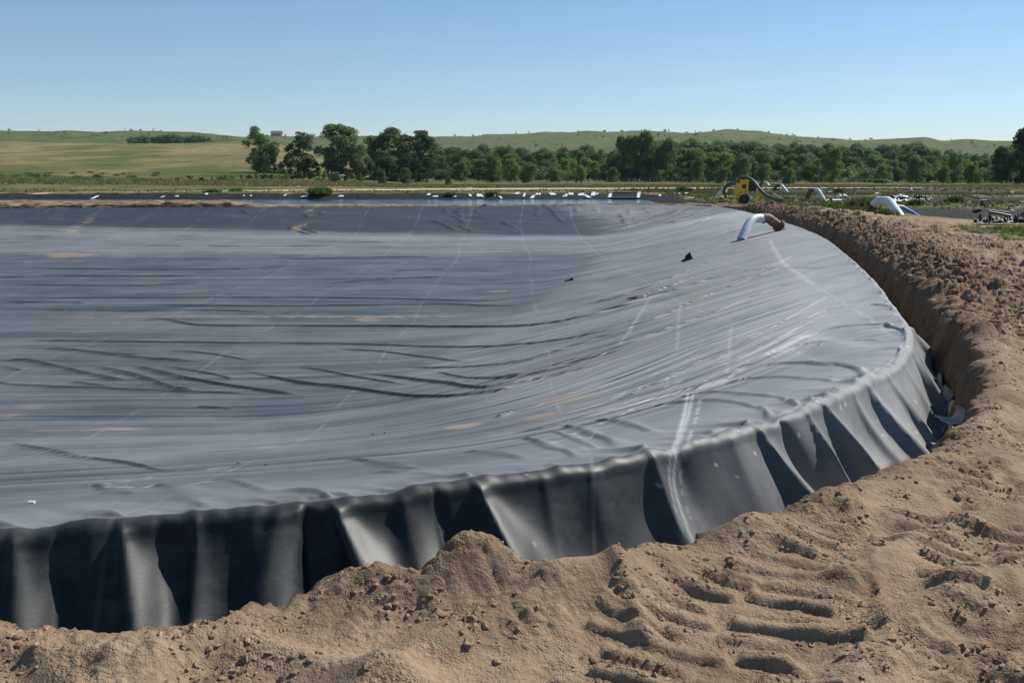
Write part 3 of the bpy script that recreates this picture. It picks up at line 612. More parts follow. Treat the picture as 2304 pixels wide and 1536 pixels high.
dust_and_shade += 0.16 * ss(56.0, 58.0, AY + 0.05 * AX) * ss(61.5, 58.8, AY + 0.05 * AX) + 0.20 * ss(46, 49, AY) * ss(60.5, 58, AY) - 0.32 * ss(60, 61, AY)  # floor bands here and on the next line paint sky reflection into the colour
dust_and_shade += 0.03 * ss(28, 25, AY) - 0.05 * ss(25, 27, AY) * ss(49, 46, AY)
sr = np.concatenate([right, S3 * 0 + 1], 1); dust_and_shade += 0.36 * ss(6.5, 0.2, di_all) * ss(8, 13, AY) * ss(1.5, 5, AX) + 0.15 * sr * (di_all > 0)  # silvery sheen of the right slope painted as a paler colour
dust_and_shade = np.where(di_all < 0, 0.02 + 0.10 * n1 + 0.64 * ss(52.5, 57, np.concatenate([S2, S3], 1)) + 0.75 * ss(0.9, 1.3, -di_all), dust_and_shade)  # sunlit corner of the drape paled in the colour
dust_and_shade[:, :LX.shape[1]] -= 0.42 * WF * ss(1.0, 3.5, DI)  # fold fronts darkened in the colour to read as shaded creases
mud = np.zeros_like(dust_and_shade)
for (px, py, rx_, ry_, am) in [(240, 966, .55, .10, 1), (130, 968, .7, .06, .7), (600, 1006, .30, .12, .9), (8, 935, .4, .2, .5), (900, 968, .5, .1, .25), (1045, 958, .25, .3, .8), (1115, 655, .35, .22, 1), (1340, 645, .5, .5, .5), (165, 521, .45, .5, .8), (195, 500, .3, 1.6, .45), (695, 475, .3, .8, .8), (670, 515, .4, 1.5, .7),
        (660, 712, 6, .14, .9), (600, 709, 9, .5, .25), (1280, 900, .5, .7, .6), (1200, 940, .35, .35, .5), (145, 574, 2, .8, .6), (700, 568, 4, .7, .5), (1400, 640, 1, .3, .4), (1560, 655, .2, 2, .5), (830, 720, .4, .6, .5), (1540, 990, .25, .15, .6), (80, 915, .6, .2, .3)]:
    w0 = hit_liner(px, py); dxx = AX - w0[0]; dyy = AY - w0[1]
    m = (np.abs(dxx) < 3 * rx_) & (np.abs(dyy) < 3 * ry_ + .3); 
    q = (dxx[m] / rx_) ** 2 + (dyy[m] / ry_) ** 2 + 1.8 * fbm(AX[m], AY[m], min(rx_, ry_) * 2 + .05, 4, 280); mud[m] = np.maximum(mud[m], am * .9 * ss(1.1, -0.3, q))
mud *= (di_all > 0)
scr = np.zeros_like(dust_and_shade)
def scratch(pts, wd, am, br=0.0, jag=0.02):
    P = np.array([hit_liner(*p)[:2] for p in pts]); lo, hi = P.min(0) - .4, P.max(0) + .4
    m = (AX > lo[0]) & (AX < hi[0]) & (AY > lo[1]) & (AY < hi[1]) & (di_all > -0.05)
    D, T = poly_d(AX[m] + jag * pn(AX[m] * 9, AY[m] * 9, 290), AY[m], P)
    scr[m] = np.maximum(scr[m], am * np.exp(-(D / wd) ** 2) * (1 if br == 0 else ss(br, br + .25, pn(AX[m] * 7, AY[m] * 7, 291) + .1)))
scratch([(1548, 885), (1541, 930), (1525, 990), (1508, 1025)], .017, .7, 0, 0); scratch([(1560, 885), (1548, 940), (1532, 990), (1512, 1028)], .016, .5, 0, 0); scratch([(1575, 900), (1565, 950), (1548, 1000)], .016, .45, -.05, 0)
scratch([(1644, 735), (1640, 800), (1634, 850)], .025, .26, -.2); scratch([(1530, 690), (1523, 790)], .03, .22, -.2); scratch([(1465, 665), (1420, 740), (1395, 775)], .04, .3, -.2); scratch([(1732, 540), (1760, 590), (1830, 640)], .07, .3, -.2); scratch([(1830, 640), (1960, 720), (2010, 760)], .03, .2, -.1)
for k in range(46):
    x0 = random.gauss(1560, 190); y0 = 880 - (x0 - 1450) * 0.45 + random.gauss(0, 30); l = random.uniform(8, 34)
    scratch([(x0, y0), (x0 + l, y0 - l * .45)], .013, random.uniform(.4, 1), -.1)
for k in range(14):
    x0 = random.uniform(180, 480); y0 = 1102 - (x0 - 200) * .11 + random.gauss(0, 7); l = random.uniform(15, 50); scratch([(x0, y0), (x0 + l, y0 - l * .12)], .012, random.uniform(.5, 1), -.1)
# marks on the hanging part follow the sheet down
sA = s_of(*at_z(1502, 1000, 0)[:2])
hT = T3
for off_, wd, am in ((0, .015, .42), (-.06, .014, .32), (.10, .016, .15)):
    g_ = np.exp(-((S3 - sA - off_ + 0.34 * h + .03 * np.sin(h * 5)) / wd) ** 2) * am
    scr[:, LX.shape[1]:] = np.maximum(scr[:, LX.shape[1]:], g_ * (1 if off_ < .05 else (pn(S3 * 3, T3 * 18, 5) > -.05)))
sp_m = (pn(S3 * 14, T3 * 9, 295) > .50) * ss(51.5, 52.5, S3) * ss(63, 61, S3); scr[:, LX.shape[1]:] = np.maximum(scr[:, LX.shape[1]:], .55 * sp_m)

def liner_mat(dusty=True, name='black_liner_sheet'):
    k = NM(name); nf = k.noise
    du = k.attr('dust_and_shade'); n = k.mr(nf(0.7, 6, 0.6), 0.3, 0.7, -0.5, 0.5); n3 = k.mr(nf(7, 5, 0.7, scale=(0.4, 1, 1)), 0.3, 0.7, -0.5, 0.5)
    d = k.math('ADD', du, k.math('MULTIPLY', n, 0.16)); d = k.math('ADD', d, k.math('MULTIPLY', n3, 0.12)); sep_ = True
    sx_ = k.n('ShaderNodeSeparateXYZ'); k.l(k.tc.outputs['Object'], sx_.inputs[0]); X, Y = sx_.outputs[0], sx_.outputs[1]
    wob = k.math('MULTIPLY', k.mr(nf(0.12, 1), 0, 1, -1, 1), 0.35)
    xs = k.math('ADD', k.math('ADD', X, wob), 2.65)
    fr = k.math('ABSOLUTE', k.math('SUBTRACT', k.math('FRACT', k.math('ADD', k.math('DIVIDE', xs, 3.3), 0.5)), 0.5))
    wdl = k.math('ADD', k.math('MULTIPLY', k.math('MAXIMUM', Y, 0), 0.00016), 0.0022)
    line = k.math('MULTIPLY', k.mr(fr, wdl, k.math('MULTIPLY', wdl, 2.2), 1, 0), k.mr(nf(1.1, 4, 0.7), 0.42, 0.6, 0.1, 0.75))
    cv = k.n('ShaderNodeCombineXYZ'); k.set(cv.inputs[0], k.attr('psi')); k.set(cv.inputs[1], k.math('MULTIPLY', X, 0.022)); k.set(cv.inputs[2], 0.0)
    s1 = k.noise(1.7, 2, 0.5, vec=cv.outputs[0]); s2 = k.noise(6.0, 3, 0.6, vec=cv.outputs[0])
    d = k.math('ADD', d, k.math('MULTIPLY', k.math('MULTIPLY', k.mr(s2, 0.35, 0.65, -1, 1), k.mr(k.attr('side'), 0, 1, 0.10, 0.26)), k.attr('flat')))
    patch = k.mr(nf(0.22, 2), 0.36, 0.54); crs = k.math('MULTIPLY', k.math('MULTIPLY', k.mr(k.math('ABSOLUTE', k.math('SUBTRACT', s1, 0.5)), 0.0, 0.016, 1, 0), patch), k.mr(k.attr('side'), 0, 1, .45, 1.0))
    d = k.math('ADD', d, k.math('MULTIPLY', k.math('MULTIPLY', crs, k.attr('flat')), -0.70))  # stretch creases darkened in the colour, as if turned from the light
    d = k.math('ADD', d, k.math('MULTIPLY', line, 0.27))
    d = k.math('ADD', d, k.math('MULTIPLY', k.attr('scratch'), 0.9))
    d = k.mr(d, 0.0, 1.0, 0.0, 1.0)
    c = k.mix(k.math('MULTIPLY', d, 0.85), k.mix(k.attr('hang'), (0.041, 0.043, 0.048), (0.012, 0.016, 0.018)), (0.375, 0.383, 0.39))  # left hanging part gets a darker base, its shade painted in
    c = k.mix(k.math('MULTIPLY', k.attr('mud'), 0.8), c, (0.36, 0.26, 0.16)); c = k.mix(k.math('MULTIPLY', k.attr('scratch'), 0.7), c, (0.6, 0.6, 0.6))
    k.set(k.p.inputs['Base Color'], c); k.set(k.p.inputs['Roughness'], k.mr(k.math('ADD', d, k.math('ADD', k.attr('mud'), k.math('MULTIPLY', k.attr('hang2'), 0.18))), 0, 0.8, 0.43, 0.72)); k.p.inputs['Specular IOR Level'].default_value = 0.40
    # stretch lines and fine surface texture
    ridg = k.mr(k.math('ABSOLUTE', k.math('SUBTRACT', s1, 0.5)), 0.0, 0.045, 1, 0); ridg2 = k.mr(k.math('ABSOLUTE', k.math('SUBTRACT', s2, 0.5)), 0.0, 0.06, 1, 0)
    am = k.mr(k.attr('side'), 0, 1, 0.28, 1.0)
    hh = k.math('MULTIPLY', k.math('ADD', k.math('ADD', k.math('MULTIPLY', crs, 1.2), k.math('MULTIPLY', ridg2, 0.35)), k.math('MULTIPLY', s2, 0.7)), k.math('MULTIPLY', am, k.attr('flat')))
    nb = k.bump(hh, 0.9, 0.06)
    k.l(k.bump(nf(40, 4, 0.6), 0.12, 0.006, nb), k.p.inputs['Normal'])
    return k.m
M_liner = liner_mat()
flat = np.where(di_all > 0, ss(0.8, 2.2, di_all), 0.0)
side_all = np.concatenate([right, S3 * 0], 1)
ln = mesh_grid('pond_liner', AX, AY, AZ, M_liner, dict(dust_and_shade=np.clip(dust_and_shade, 0, 1), mud=mud, scratch=np.clip(scr, 0, 1), psi=PS, side=side_all, flat=flat, hang2=np.concatenate([np.exp(-DI / .3), np.ones_like(T3)], 1), hang=np.concatenate([LX * 0, np.ones_like(T3) * ss(0, .1, T3) * (1 - ss(52, 54.5, S3))], 1)))
tag(ln, 'huge dusty black plastic liner of the empty foreground pond, hanging in folds', 'pond liner')
print('liner', AX.shape, AX.size)

# ------------------------------------------------------------------ the ponds beyond: liners and water
def hit_ground(px, py, lo=30, hi=400):
    d = ray(px, py); ts = np.arange(lo, hi, 0.15); X = d[0] * ts; Y = d[1] * ts; Z = HC + d[2] * ts; g_ = terrain(X, Y)
    w = np.nonzero(Z < g_)[0]
    return np.array([X[w[0]], Y[w[0]], g_[w[0]]]) if len(w) else at_z(px, py, 0)
def far_liner_mat():
    k = NM('far_liner_sheet'); n = k.mr(k.noise(0.5, 6, 0.65, scale=(1, .35, 1)), 0.3, 0.7); n2 = k.mr(k.noise(4, 4), 0.45, 0.7, 0, .4)
    c = k.mix(n, (0.014, 0.014, 0.016), (0.036, 0.034, 0.035)); c = k.mix(n2, c, (0.08, 0.07, 0.06)); k.p.inputs['Specular IOR Level'].default_value = 0.12; k.set(k.p.inputs['Base Color'], c); k.p.inputs['Roughness'].default_value = 0.8
    k.l(k.bump(k.noise(2.2, 5, 0.7), 0.6, 0.15), k.p.inputs['Normal']); return k.m
M_far = far_liner_mat()
LAB = ['dark plastic liner of the water-filled pond beyond the far bank', 'dark liner of the nearest right-hand pond, in front of the red bucket',
       'dark liner of the middle right-hand pond, behind the sheeting piles', 'narrow strip of dark liner of the farthest pond on the right, before the trees']
for i, P in enumerate(PONDS):
    xs = np.arange(P[0] - .6, min(P[1], 110) + .6, 0.6); ys = np.arange(P[2] - .6, P[3] + .6, 0.3); X, Y = np.meshgrid(xs, ys, indexing='ij'); d = pond_depth(X, Y, i)
    Z = terrain(X, Y) + 0.05 * fbm(X, Y, 1.2, 3, 300 + i) * ss(0, -1, d) + 0.05 * ss(-.2, -.8, d) - 0.10 * ss(-.3, .5, d + .5 * fbm(X, Y, 2.5, 3, 305))
    kp = (d[:-1, :-1] < 0.7)
    tag(mesh_grid('pond_liner', X, Y, Z, M_far, keep=kp), LAB[i], 'pond liner')
kw = NM('pond_water'); kw.p.inputs['Base Color'].default_value = (0.03, 0.05, 0.07, 1); kw.p.inputs['Roughness'].default_value = 0.12; kw.p.inputs['IOR'].default_value = 1.33
kw.l(kw.bump(kw.noise(1.6, 5, 0.6, scale=(0.5, 1, 1)), 0.35, 0.15), kw.p.inputs['Normal'])
P = PONDS[0]; X, Y = np.meshgrid(np.linspace(P[0] + 1.0, P[1] - 1.8, 60), np.linspace(P[2] + 1.0, P[3] - 1.8, 30), indexing='ij')
wt = mesh_grid('pond_water', X, Y, X * 0 - 0.66, kw.m); wt['kind'] = 'structure'

# ------------------------------------------------------------------ trees and shrubs
def leaf_mat(name, a, b, tr=0.5):
    k = NM(name); oi = k.n('ShaderNodeObjectInfo'); rnd = oi.outputs['Random']
    n = k.mr(k.noise(1.3, 4, 0.7), 0.32, 0.68); c = k.mix(n, a, b); hs = k.n('ShaderNodeHueSaturation'); k.set(hs.inputs['Hue'], k.mr(rnd, 0, 1, 0.485, 0.515)); k.set(hs.inputs['Value'], k.mr(rnd, 0, 1, 0.78, 1.2)); k.set(hs.inputs['Color'], c)
    k.l(hs.outputs[0], k.p.inputs['Base Color']); k.p.inputs['Roughness'].default_value = 0.75; k.p.inputs['Specular IOR Level'].default_value = 0.2
    t = k.n('ShaderNodeBsdfTranslucent'); k.l(hs.outputs[0], t.inputs[0]); m = k.n('ShaderNodeMixShader'); m.inputs[0].default_value = tr
    k.l(k.p.outputs[0], m.inputs[1]); k.l(t.outputs[0], m.inputs[2]); k.l(m.outputs[0], k.out.inputs[0]); return k.m
M_leafA = leaf_mat('foliage_cottonwood', (0.105, 0.160, 0.060), (0.20, 0.275, 0.105)); M_leafB = leaf_mat('foliage_bright', (0.12, 0.20, 0.045), (0.22, 0.32, 0.085)); M_leafC = leaf_mat('foliage_cedar', (0.032, 0.056, 0.026), (0.065, 0.10, 0.042), 0.35)
M_leafD = leaf_mat('foliage_dark', (0.090, 0.142, 0.052), (0.170, 0.240, 0.088), 0.5)
M_bark = simple('bark', (0.16, 0.13, 0.10), 0.9, var=.3, sc=3)
def crown(kind, seed, n):
    """unit tree: height 1, crown spread given by kind"""
    g_ = np.random.default_rng(seed); lob = []
    if kind == 'tall':
        for i in range(44):
            z = g_.uniform(0.06, 0.93); rad = 0.27 * math.sin(math.pi * min(1, max(0.05, (z - 0.08) / 1.0)) ** 0.8) * g_.uniform(.35, 1.15); an = g_.uniform(0, 6.28); lob.append((rad * math.cos(an), rad * math.sin(an), z, g_.uniform(.06, .12)))
    elif kind == 'round':
        for i in range(46):
            z = g_.uniform(0.05, 0.88); rad = 0.46 * math.sqrt(max(0.02, 1 - ((z - 0.42) / 0.5) ** 2)) * g_.uniform(.3, 1.0); an = g_.uniform(0, 6.28); lob.append((rad * math.cos(an), rad * math.sin(an), z, g_.uniform(.09, .16)))
    elif kind == 'cedar':
        for i in range(26):
            z = g_.uniform(0.05, 0.9); rad = 0.32 * (1 - z) ** .8 * g_.uniform(.4, 1.1); an = g_.uniform(0, 6.28); lob.append((rad * math.cos(an), rad * math.sin(an), z, g_.uniform(.07, .12)))
    else:
        for i in range(22):
            an = g_.uniform(0, 6.28); rad = g_.uniform(0, .55); lob.append((rad * math.cos(an), rad * math.sin(an), g_.uniform(.15, .8) * (1 - rad * .6), g_.uniform(.13, .22)))
    lob = np.array(lob); w = lob[:, 3] ** 2; idx = g_.choice(len(lob), n, p=w / w.sum()); L_ = lob[idx]
    d = g_.normal(size=(n, 3)); d /= np.linalg.norm(d, axis=1, keepdims=True); d[:, 2] = np.where((d[:, 2] < -0.3) & (g_.random(n) < .6), -d[:, 2], d[:, 2])
    c = L_[:, :3] + d * (L_[:, 3] * g_.uniform(.55, 1.12, n))[:, None] * np.array([1, 1, .85])
    nr = d + 0.7 * g_.normal(size=(n, 3)); nr /= np.linalg.norm(nr, axis=1, keepdims=True)
    a = np.cross(nr, g_.normal(size=(n, 3))); a /= np.linalg.norm(a, axis=1, keepdims=True); b = np.cross(nr, a)
    sz = {'tall': .020, 'round': .024, 'cedar': .022, 'bush': .045}[kind] * g_.uniform(.6, 1.35, n)[:, None]
    v = np.stack([c - a * sz, c - b * sz * .6, c + a * sz, c + b * sz * .6], 1).reshape(-1, 3); f = np.arange(n * 4).reshape(n, 4)
    return v, f
def tree_proto(name, kind, seed, n, mat, hh, loc, label, group, rz=0, sw=1.0, trunk=True):
    t = thing(name, loc, label, 'tree' if kind != 'bush' else 'shrub', group, rz)
    v, f = crown(kind, seed, n); cr_ = mesh_raw('crown', v * np.array([hh * sw, hh * sw, hh]), f, mat, t, smooth=False)
    if trunk:
        m = MB(); rr_ = random.Random(seed); m.tube([(0, 0, -.3), (0.02 * hh, 0, .25 * hh), (-0.01 * hh, .01 * hh, .55 * hh), (0, 0, .8 * hh)], [.022 * hh, .018 * hh, .012 * hh, .004 * hh], 7)
        for q in range(4 if kind != 'cedar' else 0):
            an = rr_.uniform(0, 6.28); z0 = rr_.uniform(.2, .5) * hh; m.tube([(0, 0, z0), (.1 * hh * math.cos(an), .1 * hh * math.sin(an), z0 + .12 * hh), (.2 * hh * math.cos(an), .2 * hh * math.sin(an), z0 + .22 * hh)], [.010 * hh, .007 * hh, .003 * hh], 5)
        m.build('trunk', M_bark, t)
    return t
_protos = {}
def tree(kind, mat, px, pytop, r, label, group=None, sw=1.0, var=None, name=None, base=None):
    """tree whose foot stands on the ground at distance r in the direction px and whose top reaches row pytop"""
    a = math.atan2(px - 1152, F); x, y = r * math.sin(a), r * math.cos(a); z = float(terrain(np.array(x), np.array(y)))
    hh = HC + y * (HZ - pytop) / F - z; hh = max(hh, 0.6)
    var = random.randrange(4) if var is None else var; key = (kind, mat.name, var); nm = name or {'tall': 'tall_tree', 'round': 'leafy_tree', 'cedar': 'cedar_tree', 'bush': 'shrub'}[kind]
    if key not in _protos:
        n = {'tall': 7500, 'round': 8000, 'cedar': 3000, 'bush': 1200}[kind]
        o = tree_proto(nm, kind, 1000 + var * 17 + len(kind), n, mat, 1.0, (x, y, z - .05), label, group, random.uniform(0, 6.28), 1.0, trunk=kind != 'bush'); _protos[key] = o
    else: o = copy_tree(_protos[key]); o.name = nm
    o.location = (x, y, z - .05); o.rotation_euler = (0, 0, random.uniform(0, 6.28)); o.scale = (hh * sw, hh * sw, hh)
    for kq in ('group',):
        if kq in o.keys(): del o[kq]
    tag(o, label, 'tree' if kind != 'bush' else 'shrub', group); return o
G1 = 'separate cottonwoods standing in the field'
tree('tall', M_leafA, 597, 284, 232, 'slim ragged tall tree with a pointed top, leftmost in the field', G1, 1.12, 0)
tree('tall', M_leafA, 690, 297, 236, 'tall tree between the leftmost slim tree and the tallest one', G1, 1.2, 1)
tree('tall', M_leafA, 768, 279, 230, 'tallest of the separate field trees, dense and upright', G1, 1.25, 2)
tree('round', M_leafA, 805, 325, 229, 'low leafy crown leaning out on the right side of the tallest field tree', G1, .85, 2)
tree('tall', M_leafD, 882, 289, 236, 'left one of the paired tall trees with touching crowns', G1, 1.45, 3)
tree('tall', M_leafD, 946, 293, 238, 'right one of the paired tall trees with touching crowns', G1, 1.45, 1)
G2 = 'dark cedars at the feet of the field trees'
for px, py, r, w_ in [(598, 350, 226, 1.2), (622, 348, 228, 1.1), (655, 346, 229, 1.2), (640, 362, 225, 1.3), (700, 355, 229, 1.3), (718, 362, 226, 1.2), (745, 368, 226, 1.5), (800, 364, 226, 1.4), (838, 362, 222, 1.5), (862, 350, 224, 1.5), (880, 352, 223, 1.6), (915, 345, 226, 1.6), (940, 355, 222, 1.7), (965, 350, 226, 1.6), (825, 378, 212, 1.8), (850, 372, 214, 1.8)]:
    tree('cedar', M_leafC, px, py, r, 'dark cedar bush at the foot of the tall field trees', G2, w_)
G3 = 'low green bushes in a row before the field trees'
for i in range(26):
    px = 405 + i * 16.5 + random.uniform(-6, 6); h_ = np.interp(px, [400, 520, 560, 700, 830], [10, 12, 21, 24, 16]) * random.uniform(.7, 1.15)
    tree('bush' if random.random() < .55 else 'cedar', M_leafC if random.random() < .5 else M_leafB, px, 405 - h_, 184 + random.uniform(-5, 5), 'low bush in the long row in front of the tall field trees', G3, random.uniform(.9, 1.5))
for px, py, r in [(862, 378, 178), (915, 376, 180), (1305, 370, 218), (1010, 392, 180)]:
    tree('round', M_leafB if px == 1305 else M_leafD, px, py, r, {862: 'dark green bush before the paired tall trees, left of its twin', 915: 'dark green bush before the paired tall trees, right of its twin', 1305: 'small bright green tree standing alone before the dark middle of the tree line', 1010: 'small low bush right of the paired tall trees'}[px], None, .75)
G4 = 'trees of the long dense tree line'
def line_top(px): return np.interp(px, [960, 1000, 1060, 1100, 1180, 1230, 1300, 1370, 1400, 1500, 1560, 1620, 1680, 1720, 1790, 1860, 1960, 2040, 2100, 2130, 2190, 2240, 2300, 2420], [350, 336, 334, 330, 326, 332, 330, 338, 325, 316, 312, 316, 320, 318, 324, 326, 330, 322, 334, 334, 340, 330, 322, 318])
for row, (r0, dn, st) in enumerate([(330, 0, 30), (300, 5, 31), (270, 16, 34)]):
    px = 975 + row * 9
    while px < 2420:
        m = [M_leafD, M_leafA, M_leafD][random.randrange(3)] if row < 2 else [M_leafD, M_leafA, M_leafB][random.randrange(3)]
        rr_ = r0 + random.uniform(-8, 8); tp = line_top(px) + dn + random.uniform(-5, 8) + (6 if row == 2 else 0)
        tree('round', m, px, tp, rr_, 'leafy green tree packed among others in the long tree line', G4, random.uniform(.85, 1.25))
        px += 1.25 * st * random.uniform(.75, 1.2)
for px in range(985, 2400, 38):
    tree('bush', random.choice([M_leafD, M_leafA, M_leafC]), px + random.uniform(-12, 12), 372 + random.uniform(-10, 8), 262 + random.uniform(-8, 6), 'dark undergrowth bush at the foot of the tree line', 'undergrowth along the tree line', random.uniform(.9, 1.3))
tree('round', M_leafD, 1448, 293, 262, 'largest broad tree rising above the middle of the tree line', None, .72, 1)
tree('round', M_leafD, 1405, 306, 264, 'round left shoulder tree against the largest tree in the line', None, .6, 2)
tree('round', M_leafD, 1495, 312, 260, 'round right shoulder tree against the largest tree in the line', None, .6, 3)
tree('round', M_leafB, 1110, 343, 240, 'bright green tree at the front of the tree line, left of the low bright bush', None, .7, 0)
tree('round', M_leafB, 1190, 364, 228, 'low bright yellow-green bushy tree before the tree line', None, .9, 1)
tree('round', M_leafB, 1150, 356, 236, 'bright green bushy tree between two other bright ones at the line front', None, .8, 2)
for px, py, rr_, lb in [(1040, 362, 250, 'low light green bush at the left foot of the tree line'), (1245, 372, 240, 'low light green bush just right of the bright bushy trees'), (1375, 374, 244, 'low light green bush under the left side of the largest tree'), (1620, 372, 236, 'low light green bush left of the yellow pump'), (1710, 368, 236, 'low light green bush above the pump hose'), (1975, 366, 238, 'low light green bush above the thin pale pipe line'), (2110, 372, 232, 'low light green bush above the red barrel')]: tree('round', M_leafB, px, py, rr_, lb, None, 1.0)
tree('round', M_leafB, 1565, 353, 240, 'mid green bushy tree in front, right of the largest tree', None, .7, 3)
tree('round', M_leafA, 1660, 345, 246, 'rounded tree directly behind the yellow pump', None, .75, 1)
tree('round', M_leafB, 1765, 371, 205, 'small light green bush behind the small white pipe bends', None, 1.0, 0)
tree('round', M_leafB, 1862, 332, 246, 'bright yellow-green broad tree in the right part of the tree line', None, .68, 2)
tree('round', M_leafA, 2050, 350, 240, 'rounded green tree in front, above the pile of black sheeting', None, .9, 3)
tree('round', M_leafA, 2135, 336, 252, 'small rounded tree standing free between the line and the big dark trees', None, .55, 0)
tree('round', M_leafB, 2175, 362, 225, 'bright green leafy bush left of the big dark tree', None, 1.0, 1)
tree('round', M_leafC, 2290, 288, 205, 'very dark big tree at the right end of the view, taller than all around', None, .62, 2)
tree('round', M_leafC, 2240, 330, 208, 'dark tree leaning against the left side of the big dark tree', None, .7, 3)
tree('round', M_leafC, 2345, 300, 212, 'very dark tree just beyond the big dark tree at the edge', None, .7, 0)
G5 = 'distant grove beyond the field'
for px, py in [(318, 308), (335, 306), (352, 309), (372, 307), (392, 304), (408, 301), (425, 306), (440, 309), (452, 306), (468, 304), (482, 310), (330, 316), (360, 317), (398, 315), (433, 317), (470, 316)]:
    tree('round', M_leafA, px, py, 640, 'distant grove tree on the skyline at the left beyond the field', G5, 1.15)
for px, py, lb in [(520, 306, 'lone small round tree on the left skyline'), (612, 304, 'dark tree left of the far farmhouse'), (652, 304, 'dark tree right of the far farmhouse')]: tree('round', M_leafD, px, py, 1380, lb, None, .8)
G6 = 'junipers dotted over the far hills'
for i in range(230):
    px = random.uniform(0, 2300); r = random.choice([1480, 1500, 1300, 1200, 1100]) + random.uniform(-15, 15); a = math.atan2(px - 1152, F); x, y = r * math.sin(a), r * math.cos(a); z = float(terrain(np.array(x), np.array(y)))
    pyb = HZ - (z - HC) * F / y; tree('bush' if i % 2 else 'cedar', M_leafD, px, pyb - random.uniform(2.5, 8), r, 'small dark juniper dotted on the far grassy hills', G6, random.uniform(.7, 1.2))
for px in np.arange(1790, 1900, 13): tree('round', M_leafD, px, 317 + random.uniform(-4, 3), 1350, 'dark tree on the hill crest above the right tree line', 'hill crest grove above the tree line', .9)
G7 = 'low brush on the left field slope'
for i in range(46):
    px = random.uniform(0, 390); r = np.interp(random.random(), [0, 1], [172, 228]); a = math.atan2(px - 1152, F); z = float(terrain(np.array(r * math.sin(a)), np.array(r * math.cos(a)))); pyb = HZ - (z - HC) * F / (r * math.cos(a))
    tree('bush', random.choice([M_leafA, M_leafB, M_leafA]), px, pyb - random.uniform(3, 8), r, 'low green brush patch on the field slope at the left', G7, random.uniform(1.6, 3.2))
print('trees done', len(bpy.data.objects))

# ------------------------------------------------------------------ grass and weeds
def blades(name, pts, hts, mat, label, nb=9, wf=1.0):
    n = len(pts); P_ = np.repeat(np.array(pts), nb, 0); H = np.repeat(np.array(hts), nb) * rng.uniform(.5, 1.15, n * nb); an = rng.uniform(0, 6.28, n * nb); sp2 = np.repeat(np.array(hts), nb) * .28
    P_ = P_ + np.stack([rng.normal(0, 1, n * nb) * sp2, rng.normal(0, 1, n * nb) * sp2, np.zeros(n * nb)], 1)
    w_ = (H * .055 + .006 + 0.00035 * P_[:, 1]); lean = rng.normal(0, .28, (n * nb, 2)) * H[:, None]
    a = P_ + np.stack([np.cos(an) * w_, np.sin(an) * w_, -0.03 + 0 * w_], 1); b = P_ - np.stack([np.cos(an) * w_, np.sin(an) * w_, 0.03 + 0 * w_], 1)
    mid = P_ + np.stack([lean[:, 0] * .4, lean[:, 1] * .4, H * .6], 1); t = P_ + np.stack([lean[:, 0], lean[:, 1], H], 1)
    dv = np.stack([np.cos(an) * w_ * .7, np.sin(an) * w_ * .7, 0 * w_], 1)
    v = np.stack([a, b, mid - dv, mid + dv, t], 1).reshape(-1, 3); i = np.arange(n * nb)[:, None] * 5
    f = np.concatenate([i + np.array([[0, 1, 2]]), i + np.array([[0, 2, 3]]), i + np.array([[3, 2, 4]])], 0)
    o = mesh_raw(name, v, f, mat, None, False); tag(o, label, 'grass', kind='stuff'); return o
M_gr = leaf_mat('grass_green', (0.060, 0.100, 0.022), (0.13, 0.165, 0.045), .3); M_lt = leaf_mat('grass_light', (0.11, 0.165, 0.035), (0.20, 0.26, 0.07), .4); M_mid = leaf_mat('grass_mixed', (0.075, 0.092, 0.030), (0.19, 0.175, 0.075), .3); M_dry = leaf_mat('grass_dry', (0.17, 0.15, 0.06), (0.30, 0.25, 0.12), .2)
def scatter(n, x0, x1, y0, y1, cond):
    X = rng.uniform(x0, x1, n); Y = rng.uniform(y0, y1, n); m = cond(X, Y); X, Y = X[m], Y[m]; return np.stack([X, Y, terrain(X, Y)], 1)
notw = lambda x, y: np.all([pond_depth(x, y, i) > -0.3 for i in range(4)], 0) & (sand(x, y) < .3)
a1 = scatter(22000, 14, 75, 62, 140, lambda x, y: notw(x, y) & (grassw(x, y) > .45) & (np.abs(x / y) < .55) & (pn(x * .5, y * .5, 400) > -.15))
a2 = scatter(5000, -75, 40, 113.5, 135, lambda x, y: notw(x, y) & (np.abs(x / y) < .55))
blades('grass', a1, .06 + .20 * rng.random(len(a1)) ** 3, M_mid, 'green grass on the banks between the right-hand ponds', 7)
blades('grass', a2, .03 + .16 * rng.random(len(a2)) ** 6, M_mid, 'grass fringe along the far edge of the water-filled pond', 6)
a3 = scatter(22000, -130, 120, 152, 178, lambda x, y: notw(x, y) & (np.abs(x / y) < .55)); blades('grass', a3, .10 + .25 * rng.random(len(a3)), M_dry, 'dry yellowish grass beyond the sandy track', 5)
a4 = scatter(5000, 14, 30, 30, 44, lambda x, y: (grassw(x, y) > .5) & (cdist(x, y) > 5)); blades('grass', a4, .05 + .18 * rng.random(len(a4)), M_lt, 'patch of green grass on the dirt bank at the right edge', 9)
a5 = scatter(2600, 14, 24, 58, 66, lambda x, y: pn(x * .6, y * .6, 405) > .12); blades('grass', a5, .10 + .25 * rng.random(len(a5)), M_gr, 'scattered weeds on the bank around the yellow pump', 8)
def weed(px, py, hpx, wpx, label, mat=M_gr, n=90):
    c = hit_ground(px, py); k = c[1] / F; pts = np.stack([c[0] + rng.normal(0, wpx * k * .28, n), c[1] + rng.normal(0, wpx * k * .28, n), np.full(n, c[2])], 1)
    o = blades('weed', pts, hpx * k * rng.uniform(.5, 1, n), mat, None, 10); del o['kind']; tag(o, label, 'weed')
